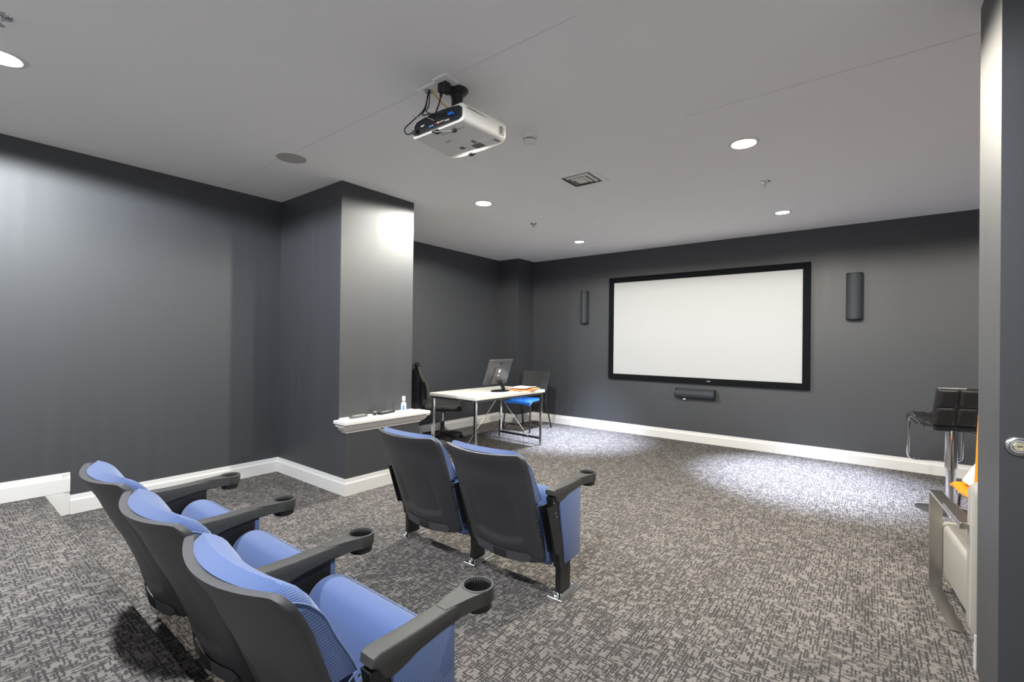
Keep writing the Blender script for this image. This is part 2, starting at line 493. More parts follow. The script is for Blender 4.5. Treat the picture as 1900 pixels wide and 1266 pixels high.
# ------------------------------------------------------------------ ceiling fixtures
lamp_labels = [
    'small cold white downlight nearest the left wall speaker', 'small cold white downlight above the screen right end',
    'bright white downlight beside the column', 'bright warm downlight right of the square vent',
    'cold white downlight above the left wall at the photo edge', 'white downlight above the rear seat row',
    'cold white downlight near the right wall by the screen wall', 'warm downlight above the armchair corner']
for (x, y, wt, cone, bl, c, kind, aim), lb in zip(LAMPS, lamp_labels):
    r = 0.062 if kind == 'small' else 0.075
    t = tag(empty('downlight', (x, y, H)), lb, 'downlight', 'recessed ceiling downlights')
    bm = BM(); lathe(bm, [(r + 0.022, 0), (r + 0.022, -0.004), (r + 0.004, -0.007), (r, -0.004), (r, 0)], seg=40)
    obj('trim_ring', bm, 'trim', t, True)
    bm = BM(); lathe(bm, [(r, -0.002), (r * 0.6, -0.006), (0, -0.007)], seg=32)
    lens = mat('lamp_lens', (1, 1, 1), 0.5, emit=(c, 14.0 if kind == 'small' else 22.0))
    obj('lens', bm, lens, t, True)
    ld = bpy.data.lights.new('downlight_lamp', 'SPOT')
    ld.spot_size = math.radians(cone); ld.spot_blend = bl; ld.shadow_soft_size = 0.05
    ld.energy = wt; ld.color = c
    lo = bpy.data.objects.new('downlight_lamp', ld); COL.objects.link(lo); lo.parent = t; lo.location = (0, 0, -0.02)
    if aim: lo.rotation_euler = Vector((aim[0] - x, aim[1] - y, -H)).to_track_quat('-Z', 'Y').to_euler()

t = tag(empty('ceiling_speaker', (-3.496, 1.737, H)), 'round flush grey speaker grille in the ceiling', 'speaker')
bm = BM(); lathe(bm, [(0.112, 0), (0.112, -0.003), (0.106, -0.006), (0.103, -0.004)], seg=48); obj('rim', bm, 'trim', t, True)
bm = BM(); lathe(bm, [(0.104, -0.003), (0.06, -0.0045), (0, -0.005)], seg=48); obj('grille', bm, 'grey', t, True)

t = tag(empty('smoke_detector', (-1.81, 2.494, H)), 'white round smoke detector hanging from the ceiling', 'detector')
bm = BM(); lathe(bm, [(0.052, 0), (0.052, -0.012), (0.048, -0.018), (0.045, -0.032)], seg=40); obj('base', bm, 'projw', t, True)
bm = BM(); lathe(bm, [(0.036, -0.030), (0.036, -0.046)], seg=24); obj('dark_chamber', bm, 'black', t, True)
bm = BM()
for k in range(16):
    a = 2 * PI * k / 16
    box(bm, (0.036, -0.0035, -0.046), (0.043, 0.0035, -0.030), mtx=Matrix.Rotation(a, 4, 'Z'))
obj('vent_ribs', bm, 'projw', t)['kind'] = 'stuff'
bm = BM(); lathe(bm, [(0.045, -0.044), (0.042, -0.052), (0.030, -0.058), (0.012, -0.060), (0, -0.060)], seg=40); obj('cap', bm, 'projw', t, True)
bm = BM(); lathe(bm, [(0.045, -0.044), (0.036, -0.043)], seg=40); obj('cap_lip', bm, 'projw', t, True)

def sprinkler(x, y, lb):
    t = tag(empty('sprinkler_head', (x, y, H)), lb, 'sprinkler', 'ceiling sprinkler heads')
    bm = BM(); lathe(bm, [(0.038, 0), (0.036, -0.004), (0.024, -0.010), (0.012, -0.011), (0.012, -0.018), (0, -0.018)], seg=28); obj('escutcheon', bm, 'chrome', t, True)
    bm = BM()
    for s in (-1, 1):
        tube(bm, [(s * 0.009, 0, -0.017), (s * 0.012, 0, -0.028), (0, 0, -0.040)], 0.0022, 6)
    tube(bm, [(0, 0, -0.017), (0, 0, -0.038)], 0.003, 8)
    obj('frame', bm, 'zinc', t, True)
    bm = BM(); lathe(bm, [(0, -0.040), (0.014, -0.041), (0.014, -0.043), (0, -0.044)], seg=20); obj('deflector', bm, 'zinc', t, True)
sprinkler(-0.721, 4.387, 'small chrome sprinkler head between the two right downlights')
sprinkler(-3.109, 4.380, 'small dark sprinkler head between the two left downlights')
sprinkler(-2.985, 0.209, 'sprinkler head at the upper left photo corner')

t = tag(empty('air_vent', (-1.938, 3.425, H)), 'square stepped metal air vent in the ceiling', 'vent')
def ring(bm, o, i, z0, z1):
    for a in ((-o, -o, o, -i), (-o, i, o, o), (-o, -i, -i, i), (i, -i, o, i)):
        box(bm, (a[0], a[1], z0), (a[2], a[3], z1))
bm = BM(); ring(bm, 0.172, 0.128, -0.008, 0); obj('frame', bm, 'ceil', t)
bm = BM(); ring(bm, 0.129, 0.118, -0.010, 0); obj('inner_lip', bm, 'steel', t)
bm = BM(); box(bm, (-0.128, -0.128, -0.0025), (0.128, 0.128, -0.0005)); obj('dark_throat', bm, 'black', t)
def frustum_ring(bm, o0, z0, o1, z1):
    A = [bm.verts.new((sx * o0, sy * o0, z0)) for sx, sy in ((-1, -1), (1, -1), (1, 1), (-1, 1))]
    B = [bm.verts.new((sx * o1, sy * o1, z1)) for sx, sy in ((-1, -1), (1, -1), (1, 1), (-1, 1))]
    for k in range(4): bm.faces.new((A[k], A[(k + 1) % 4], B[(k + 1) % 4], B[k]))
    return B
for k, (o0, o1) in enumerate(((0.106, 0.088), (0.072, 0.056))):
    bm = BM(); frustum_ring(bm, o0, -0.006 - 0.008 * k, o1, -0.016 - 0.006 * k); frustum_ring(bm, o0, -0.006 - 0.008 * k, o1 - 0.004, -0.014 - 0.006 * k)
    obj('louvre', bm, 'projw', t)
bm = BM(); B = frustum_ring(bm, 0.044, -0.018, 0.034, -0.026); bm.faces.new(B); obj('centre_plate', bm, 'projw', t)

# ------------------------------------------------------------------ projector
PZ = 2.428
t = tag(empty('projector', (-1.822, 1.845, PZ)), 'white ceiling projector with dark connector panel facing the seats', 'projector')
def plan(y):      # half width at local y
    return 0.197 + 0.022 * sst(-0.165, 0.17, y)
ys = [-0.165, -0.16, -0.12, -0.05, 0.02, 0.09, 0.14, 0.162, 0.172, 0.178]
secs = []
bm = BM(); rings = []
def section(hw, z0, z1, r, y, n=5):
    pts = []
    for cx, cz, a0 in ((hw - r, z0 + r, -PI / 2), (hw - r, z1 - r, 0), (-hw + r, z1 - r, PI / 2), (-hw + r, z0 + r, PI)):
        for k in range(n + 1):
            a = a0 + PI / 2 * k / n
            pts.append(Vector((cx + r * math.cos(a), y, cz + r * math.sin(a))))
    return pts
for y in ys:
    e = sst(0.13, 0.18, y)
    hw = plan(y) - 0.05 * e * e
    z0 = 0.0 + 0.012 * e; z1 = 0.092 + 0.010 * sst(-0.2, 0.0, y) - 0.022 * e
    pts = section(hw, z0, z1, 0.026, y)
    bow = 0.012 if y < 0.1 else 0.02      # bowed rear / front face in plan
    for p in pts:
        p.y += (-bow if y < 0 else bow) * (1 - (p.x / hw) ** 2) * (1 if abs(y) > 0.1 else 0)
        p.z += 0.010 * (1 - (p.x / hw) ** 2) * (1 if p.z > 0.05 else 0)
    rings.append([bm.verts.new(p) for p in pts])
for A, B in zip(rings, rings[1:]):
    for k in range(len(A)): bm.faces.new((A[k], A[(k + 1) % len(A)], B[(k + 1) % len(A)], B[k]))
bm.faces.new(rings[0][::-1]); bm.faces.new(rings[-1])
obj('housing', bm, 'projw', t, True, angle=50)
# dark rear connector panel following the bow
def rear_y(x): return -0.165 - 0.012 * (1 - (x / 0.197) ** 2)
bm = BM()
n = 16; A, B = [], []
for k in range(n + 1):
    x = -0.183 + 0.366 * k / n
    e = max(0.0, abs(x) - 0.160) / 0.023
    A.append(bm.verts.new((x, rear_y(x) - 0.003, 0.014 + 0.012 * e * e)))
    B.append(bm.verts.new((x, rear_y(x) - 0.003, 0.082 + 0.010 * (1 - (x / 0.19) ** 2) - 0.014 * e * e)))
for k in range(n): bm.faces.new((A[k], A[k + 1], B[k + 1], B[k]))
bmesh.ops.solidify(bm, geom=bm.faces[:], thickness=0.003)
panel = obj('connector_panel', bm, 'projd', t)
def jack(x, z, w, h, material, d=0.006, nm='socket'):
    bm = BM(); box(bm, (x - w / 2, rear_y(x) - 0.003 - d, z - h / 2), (x + w / 2, rear_y(x) + 0.0, z + h / 2), 0.001, 1)
    return obj(nm, bm, material, panel)
bm = BM()
for k in range(n):
    x0, x1 = -0.15 + 0.30 * k / n, -0.15 + 0.30 * (k + 1) / n
    box(bm, (x0, rear_y((x0 + x1) / 2) - 0.007, 0.040), (x1, rear_y((x0 + x1) / 2), 0.0425))
obj('groove_bar', bm, 'black', panel)
for x, mt in ((0.006, 'red'), (0.022, 'paper'), (0.036, 'yellow'), (0.048, 'grey'), (0.060, 'grey')): jack(x, 0.030, 0.008, 0.008, mt)
for x in (-0.04, -0.022, 0.078, 0.094): jack(x, 0.027, 0.012, 0.010, 'grey', 0.004)
jack(-0.105, 0.050, 0.028, 0.008, 'paper', 0.002, 'panel_sticker')
jack(-0.03, 0.024, 0.024, 0.007, 'plugblue', 0.006)
p = jack(0.118, 0.048, 0.030, 0.011, 'plugblue', 0.018, 'video_plug')
jack(-0.160, 0.028, 0.026, 0.022, 'black', 0.020, 'power_plug')
jack(0.165, 0.022, 0.006, 0.006, 'black', 0.006, 'screw')
jack(-0.14, 0.016, 0.006, 0.006, 'black', 0.006, 'screw')
# details on the underside and right side
bm = BM(); box(bm, (0.02, 0.075, -0.0015), (0.085, 0.125, 0.002)); obj('foot_recess', bm, 'dgrey', t)
bm = BM(); box(bm, (-0.06, 0.055, -0.0012), (-0.03, 0.085, 0.002)); obj('latch', bm, 'dgrey', t)
bm = BM(); box(bm, (0.055, 0.03, -0.0012), (0.075, 0.065, 0.002)); obj('latch', bm, 'dgrey', t)
bm = BM(); box(bm, (0.09, 0.045, -0.001), (0.150, 0.075, 0.002)); obj('rating_label', bm, 'paper', t)
bm = BM(); box(bm, (-0.07, -0.045, -0.001), (-0.025, -0.033, 0.002)); obj('embossed_mark', bm, 'grey', t)
bm = BM()
for k in range(9): box(bm, (-0.02 + 0.019 * k, -0.118, -0.001), (-0.02 + 0.019 * k + 0.013, -0.110, 0.002))
obj('vent_slot_row', bm, 'grey', t)['kind'] = 'stuff'
bm = BM()
for k in range(4): box(bm, (0.17, 0.088 + 0.012 * k, -0.001), (0.185, 0.094 + 0.012 * k, 0.004))
obj('lamp_vent', bm, 'dgrey', t)['kind'] = 'stuff'
bm = BM(); box(bm, (0.205, 0.085, 0.018), (0.219, 0.125, 0.062), 0.002, 1); obj('side_port', bm, 'grey', t)
bm = BM()
for k in range(4): box(bm, (0.2175, 0.092, 0.024 + 0.010 * k), (0.2202, 0.102 + 0.005 * (k % 2), 0.030 + 0.010 * k))
obj('side_buttons', bm, 'black', t)['kind'] = 'stuff'
bm = BM(); box(bm, (0.198, -0.15, 0.070), (0.2075, 0.10, 0.0725)); obj('seam_line', bm, 'grey', t)
bm = BM(); tube(bm, [(0.12, 0.150, 0.090), (0.12, 0.150, 0.112)], 0.016, 16); obj('focus_wheel', bm, 'black', t, True)
bm = BM(); lathe(bm, [(0.045, 0), (0.045, 0.03), (0.038, 0.034), (0.03, 0.02), (0, 0.024)], (-0.09, 0.172, 0.052), 32, Matrix.Rotation(-PI / 2, 4, 'X')); obj('lens_barrel', bm, 'black', t, True)
bm = BM(); tube(bm, fillet([(-0.015, -0.172, 0.006), (-0.015, -0.176, -0.006), (0.05, -0.150, -0.010), (0.085, -0.128, -0.010)], 0.01), [0.0022] * 14, 6); obj('loop_cable', bm, 'grey', t, True)
bm = BM(); box(bm, (0.072, -0.135, -0.016), (0.100, -0.118, -0.004), 0.003); obj('cable_tip', bm, 'black', t)
bm = BM(); box(bm, (-0.032, -0.178, -0.004), (0.012, -0.140, 0.003), 0.002); obj('hook_latch', bm, 'black', t)
# mount, pole and ceiling plates
bm = BM(); lathe(bm, [(0.062, H - PZ), (0.062, H - PZ - 0.004), (0.052, H - PZ - 0.016), (0.034, H - PZ - 0.030), (0.030, H - PZ - 0.06), (0.030, 0.13), (0.036, 0.12), (0.036, 0.105), (0, 0.105)], (0.005, -0.028, 0), 32)
obj('ceiling_pole', bm, 'black', t, True)
bm = BM()
box(bm, (-0.075, -0.10, 0.104), (0.08, 0.05, 0.112), 0.002)
for a in (0.6, 2.2, 3.9, 5.4): box(bm, (0, -0.012, 0.100), (0.14, 0.012, 0.106), mtx=Matrix.Translation((0, -0.028, 0)) @ Matrix.Rotation(a, 4, 'Z'))
obj('mount_spider', bm, 'black', t)
bm = BM(); box(bm, (-0.175, -0.165, H - PZ - 0.006), (-0.025, -0.07, H - PZ), 0.002); box(bm, (-0.025, -0.185, H - PZ - 0.006), (0.075, -0.075, H - PZ), 0.002)
obj('outlet_plate', bm, 'ceil', t)
bm = BM(); box(bm, (-0.022, -0.150, H - PZ - 0.052), (0.004, -0.115, H - PZ - 0.006), 0.004); box(bm, (0.004, -0.148, H - PZ - 0.062), (0.036, -0.105, H - PZ - 0.006), 0.004)
tube(bm, [(-0.010, -0.132, H - PZ - 0.05), (-0.012, -0.134, H - PZ - 0.075)], [0.009, 0.006], 10)
obj('power_adapter', bm, 'black', t)
ZC = H - PZ
def cable(nm, pts, r, mt):
    bm = BM(); tube(bm, fillet(pts, 0.06, 5), r, 7); return obj(nm, bm, mt, t, True)
hole = (-0.118, -0.128, ZC - 0.004)
bm = BM(); lathe(bm, [(0.020, -0.010), (0.020, 0), (0.012, 0)], (hole[0], hole[1], ZC), 20); obj('cable_grommet', bm, 'black', t, True)
cable('power_cable', [hole, (-0.125, -0.14, 0.16), (-0.16, -0.20, 0.085), (-0.235, -0.20, 0.060), (-0.215, -0.195, 0.022), (-0.165, -0.190, 0.028)], 0.0035, 'black')
cable('video_cable', [(hole[0] + 0.006, hole[1], hole[2]), (-0.115, -0.15, 0.15), (-0.11, -0.185, 0.105), (-0.04, -0.20, 0.085), (0.06, -0.205, 0.062), (0.118, -0.200, 0.052)], 0.0034, 'black')
cable('signal_cable', [(hole[0] + 0.012, hole[1], hole[2]), (-0.11, -0.13, 0.17), (-0.10, -0.17, 0.13), (-0.05, -0.10, 0.112)], 0.003, 'black')
cable('adapter_cable', [(-0.012, -0.134, ZC - 0.072), (-0.015, -0.14, 0.165), (-0.04, -0.135, 0.135), (-0.065, -0.13, 0.112)], 0.004, 'black')
cable('thin_wire', [(-0.19, -0.17, 0.135), (-0.15, -0.19, 0.105), (-0.05, -0.20, 0.075), (0.0, -0.19, 0.045)], 0.0015, 'grey')
cable('network_cable', [(hole[0] + 0.018, hole[1] + 0.004, hole[2]), (-0.05, -0.09, 0.19), (0.03, -0.05, 0.125), (0.12, -0.06, 0.118), (0.19, 0.0, 0.106), (0.17, 0.09, 0.108)], 0.0035, 'yellow')

# ------------------------------------------------------------------ screen and wall speakers
sc = tag(empty('projection_screen', (-1.8625, YB, 1.5515)), 'large white projection screen with wide black frame', 'screen')
ow, oh, fwid = 1.288, 0.7565, 0.077
for nm, poly in (('frame_bar', [(-ow, -oh), (ow, -oh), (ow - fwid, -oh + fwid), (-ow + fwid, -oh + fwid)]),
                 ('frame_bar', [(-ow, oh), (ow, oh), (ow - fwid, oh - fwid), (-ow + fwid, oh - fwid)]),
                 ('frame_bar', [(-ow, -oh), (-ow + fwid, -oh + fwid), (-ow + fwid, oh - fwid), (-ow, oh)]),
                 ('frame_bar', [(ow, -oh), (ow - fwid, -oh + fwid), (ow - fwid, oh - fwid), (ow, oh)])):
    bm = BM(); prism(bm, poly, 'y', -0.052, -0.012, 0.006, 2); obj(nm, bm, 'velvet', sc, True)
bm = BM(); box(bm, (-ow + 0.06, -0.034, -oh + 0.06), (ow - 0.06, -0.026, oh - 0.06)); obj('screen_surface', bm, 'screen', sc)
bm = BM(); box(bm, (-ow + 0.1, -0.026, -oh + 0.1), (ow - 0.1, 0.0, oh - 0.1)); obj('backing', bm, 'black', sc)
bm = BM()
prism(bm, [(-0.030, 0.007), (0.030, 0.007), (0.026, 0.001), (0.012, -0.001), (0.009, -0.007), (-0.009, -0.007), (-0.012, -0.001), (-0.026, 0.001)], 'y', -0.055, -0.051)
for v in bm.verts: v.co.x += 0.16; v.co.z += -oh + fwid / 2
obj('maker_badge', bm, 'chrome', sc)

def wall_speaker(loc, w, h, d, horizontal, label, yawr=0.0):
    t = tag(empty('wall_speaker', loc), label, 'speaker', 'slim dark speakers on the screen wall')
    def D(r0, r1, n=14):            # D-shaped section: depth along -y, flat back
        pts = [(-r0, -0.030), (-r0, 0.0), (r0, 0.0), (r0, -0.030)]
        for k in range(n + 1):
            a = k / n
            pts.append((r0 - 2 * r0 * a, -0.030 - r1 * math.sin(PI * a) ** 0.6))
        out = []
        for p in pts:
            if not out or (Vector(p) - Vector(out[-1])).length > 1e-5: out.append(p)
        if (Vector(out[0]) - Vector(out[-1])).length < 1e-5: out.pop()
        return out
    def put(bm):
        for v in bm.verts:
            if horizontal: v.co = Vector((v.co.z, v.co.y, v.co.x))
        rm = Matrix.Rotation(yawr, 4, 'Z')
        for v in bm.verts: v.co = rm @ v.co + Vector((0, -0.02, 0))
    bm = BM(); prism(bm, D(w / 2, d - 0.035), 'z', -h / 2 + 0.012, h / 2 - 0.012); put(bm); obj('grille', bm, 'spk', t, True)
    for s in (-1, 1):
        bm = BM(); prism(bm, D(w / 2 + 0.003, d - 0.031), 'z', s * h / 2 - s * 0.012, s * h / 2, 0.002, 1); put(bm); obj('end_cap', bm, 'blackpl', t, True)
    bm = BM(); box(bm, (-w / 2 - 0.002, -0.026, -h / 2 + 0.01), (w / 2 + 0.002, 0.004, h / 2 - 0.01), 0.003); put(bm); obj('cabinet', bm, 'blackpl', t)
    bm = BM(); box(bm, (-0.03, 0.0, -0.05), (0.03, 0.02, 0.05)); obj('wall_bracket', bm, 'black', t)
    return t
wall_speaker((-3.575, YB, 1.885), 0.120, 0.50, 0.095, False, 'slim vertical dark speaker left of the screen', 0.16)
wall_speaker((-0.158, YB, 1.880), 0.150, 0.52, 0.095, False, 'slim vertical dark speaker right of the screen', -0.10)
ts = wall_speaker((-1.875, YB, 0.655), 0.130, 0.51, 0.095, True, 'horizontal dark speaker mounted below the screen')
bm = BM(); box(bm, (-0.155, -0.055, -0.088), (-0.125, -0.035, -0.070), 0.004); obj('cable_clip', bm, 'paper', ts)

# ------------------------------------------------------------------ theatre seats
PITCHX = 0.597
HW = PITCHX / 2
def shell_pt(u, v, front=0.0, grow=0.0):
    w = 0.246 + 0.015 * v + grow
    x = u * w
    r = 0.030
    ax = max(0.0, abs(x) - (w - r))
    cut = r - math.sqrt(max(0.0, r * r - ax * ax))
    zt = 0.775 + grow - 0.010 * (1 - u * u) - cut
    zb = 0.160 - grow + 0.022 * u * u + cut * 0.8
    z = zb + (zt - zb) * v
    g = (z - 0.165) / 0.605
    y = -0.105 - 0.215 * g - 0.020 * sst(0.8, 1.05, g)
    sag = (0.042 + 0.026 * g)
    y -= sag * (1 - u * u)
    y += front
    return x, y, z, g
def shell_back(u, v):
    x, y, z, g = shell_pt(u, v)
    e = max(abs(u) - 0.90, 0) / 0.10
    y += 0.007 * e * e                                          # rolled side edges
    ev = max(v - 0.955, 0) / 0.045
    y += 0.003 * ev * ev
    ins = sst(0.64, 0.60, abs(u)) * sst(0.175 + 0.05 * u * u, 0.20 + 0.05 * u * u, v) * sst(0.80, 0.40, v)
    y += 0.013 * ins                                            # moulded recess
    return Vector((x, y, z))
def shell_front(u, v):
    x, y, z, g = shell_pt(u, v, front=0.027)
    return Vector((x, y, z))
def cushion_w(z): return 0.206 + 0.034 * sst(0.485, 0.505, z)

def make_seat(name):
    t = empty(name)
    nu, nv = 33, 37
    bm = BM()
    solid(bm, lambda i, j: shell_front(-1 + 2 * i / (nu - 1), j / (nv - 1)), lambda i, j: shell_back(-1 + 2 * i / (nu - 1), j / (nv - 1)), nu, nv)
    sh = obj('back_shell', bm, 'shell', t, True, angle=60)
    # lower trim strip + badge on the shell
    bm = BM()
    def strip(u0, u1, lo, hi, off, k=20):
        A, B = [], []
        for i in range(k + 1):
            u = u0 + (u1 - u0) * i / k
            e = max(abs(u) - 0.70, 0) / 0.08
            a = shell_back(u, lo + 0.012 * e); b = shell_back(u, hi - 0.03 * e * e)
            a.y -= off + 0.014 * (1 - e * e); b.y -= off
            A.append(bm.verts.new(a)); B.append(bm.verts.new(b))
        for i in range(k): bm.faces.new((A[i], A[i + 1], B[i + 1], B[i]))
    strip(-0.78, 0.78, 0.012, 0.092, 0.006)
    bmesh.ops.solidify(bm, geom=bm.faces[:], thickness=0.005)
    lt = obj('lower_trim', bm, 'shell2', sh)
    bm = BM(); strip(-0.17, 0.17, 0.020, 0.084, 0.0085, 6); bmesh.ops.solidify(bm, geom=bm.faces[:], thickness=0.003)
    obj('maker_plate', bm, 'shell', sh)
    for s in (-1, 1):
        for z in (0.30, 0.36, 0.42):
            v = (z - 0.18) / 0.59
            p = shell_front(s * 0.99, v)
            bm = BM(); lathe(bm, [(0, 0.004), (0.004, 0.003), (0.005, 0)], (p.x + s * 0.001, p.y - 0.012, p.z), 8, Matrix.Rotation(s * PI / 2, 4, 'Y'))
            obj('bolt', bm, 'zinc', sh)
    # back cushion
    nu, nv = 27, 37
    zlo, zhi = 0.255, 0.785
    def cz(j): return zlo + (zhi - zlo) * j / (nv - 1)
    def base(u, z):
        x, y, zz, g = shell_pt(u * 0.93, min(1, max(0, (z - 0.18) / 0.592)))
        return y
    def ccut(ax, w, z, r=0.050):
        a = max(0.0, ax - (w - r))
        return (r - math.sqrt(max(0.0, r * r - a * a))) * 0.75 * sst(0.66, 0.79, z)
    def cfront(i, j):
        u = -1 + 2 * i / (nu - 1); z = cz(j)
        w = cushion_w(z)
        tq = 0.050 + 0.034 * sst(0.30, 0.46, z) * sst(0.72, 0.50, z) + 0.010 * sst(0.6, 0.72, z)
        top = max(0.0, (z - (zhi - 0.050)) / 0.050)
        tq *= math.sqrt(max(0.0, 1 - top * top * 0.92))
        bot = max(0.0, ((zlo + 0.04) - z) / 0.04); tq *= math.sqrt(max(0, 1 - bot * bot * 0.7))
        e = max(0.0, (abs(u) - 0.93) / 0.07)
        tq -= 0.008 * e * e
        y = base(u, z) + 0.028 + tq
        y += 0.018 * (1 - u * u)
        xx = u * w
        zc = z
        zc -= ccut(abs(xx), w, z)
        return Vector((xx, y, zc))
    def cback(i, j):
        u = -1 + 2 * i / (nu - 1); z = cz(j)
        w = cushion_w(z)
        zc = min(z, 0.768)
        zc -= ccut(abs(u * w), w, z)
        return Vector((u * w, base(u, z) + 0.026, zc))
    bm = BM(); solid(bm, cfront, cback, nu, nv)
    bc = obj('back_cushion', bm, 'blue', t, True, angle=50)
    for i in (0, nu - 1):
        bm = BM()
        pts = [cfront(i, j) for j in range(nv) if 0.505 < cz(j) < 0.775]
        a = pts[0]; b = cback(i, 17)
        tube(bm, [Vector((a.x, b.y + 0.004, a.z - 0.004)), Vector((a.x, a.y - 0.03, a.z - 0.022)), a] + pts[1:] + [Vector((pts[-1].x, cback(i, nv - 3).y + 0.004, pts[-1].z + 0.010))], 0.0017, 6)
        obj('piping', bm, 'piping', bc, True)
    # folded seat
    prof = [(0.135, 0.478), (0.118, 0.496), (0.085, 0.508), (0.045, 0.503), (0.015, 0.480), (-0.005, 0.44), (-0.022, 0.37), (-0.045, 0.30), (-0.068, 0.25), (-0.084, 0.20),
            (-0.080, 0.165), (-0.055, 0.146), (-0.015, 0.143), (0.020, 0.150), (0.045, 0.20), (0.085, 0.33), (0.115, 0.42)]
    def smoothp(pr, it=2):
        for _ in range(it):
            q = []
            for i in range(len(pr)):
                a, b = Vector(pr[i]), Vector(pr[(i + 1) % len(pr)])
                q += [tuple(a * .75 + b * .25), tuple(a * .25 + b * .75)]
            pr = q
        return pr
    def loft(bm, pr, hw, r, k=4):
        c = Vector((sum(p[0] for p in pr) / len(pr), sum(p[1] for p in pr) / len(pr)))
        st = [(-hw + r * (1 - math.cos(PI / 2 * a / k)), r * (1 - math.sin(PI / 2 * a / k))) for a in range(k + 1)]
        st = st + [(-x, i) for x, i in st[::-1]]
        R = []
        for x, ins in st:
            ring = []
            for p in pr:
                d = Vector(p) - c; l = d.length
                d = d * max(0.2, (l - ins) / l)
                ring.append(bm.verts.new((x, c.x + d.x, c.y + d.y)))
            R.append(ring)
        m_ = len(pr)
        for A, B in zip(R, R[1:]):
            for i in range(m_): bm.faces.new((A[i], A[(i + 1) % m_], B[(i + 1) % m_], B[i]))
        bm.faces.new(R[0][::-1]); bm.faces.new(R[-1])
    sp = smoothp(prof, 2)
    bm = BM(); loft(bm, sp, 0.250, 0.022)
    sc_ = obj('seat_cushion', bm, 'blue', t, True, angle=50)
    bm = BM(); tube(bm, [(-0.236, 0.131, 0.488), (0.236, 0.131, 0.488)], 0.0018, 6); obj('piping', bm, 'piping', sc_, True)
    pan = [(0.128, 0.482), (0.150, 0.470), (0.168, 0.430), (0.172, 0.37), (0.150, 0.28), (0.110, 0.19), (0.060, 0.140), (0.015, 0.140), (0.040, 0.20), (0.08, 0.33), (0.112, 0.43)]
    bm = BM(); loft(bm, smoothp(pan, 2), 0.246, 0.018); obj('seat_pan', bm, 'arm', t, True, angle=50)
    bm = BM(); tube(bm, [(-HW + 0.01, -0.03, 0.245), (HW - 0.01, -0.03, 0.245)], 0.012, 10); obj('hinge_rod', bm, 'black', t, True)
    return t

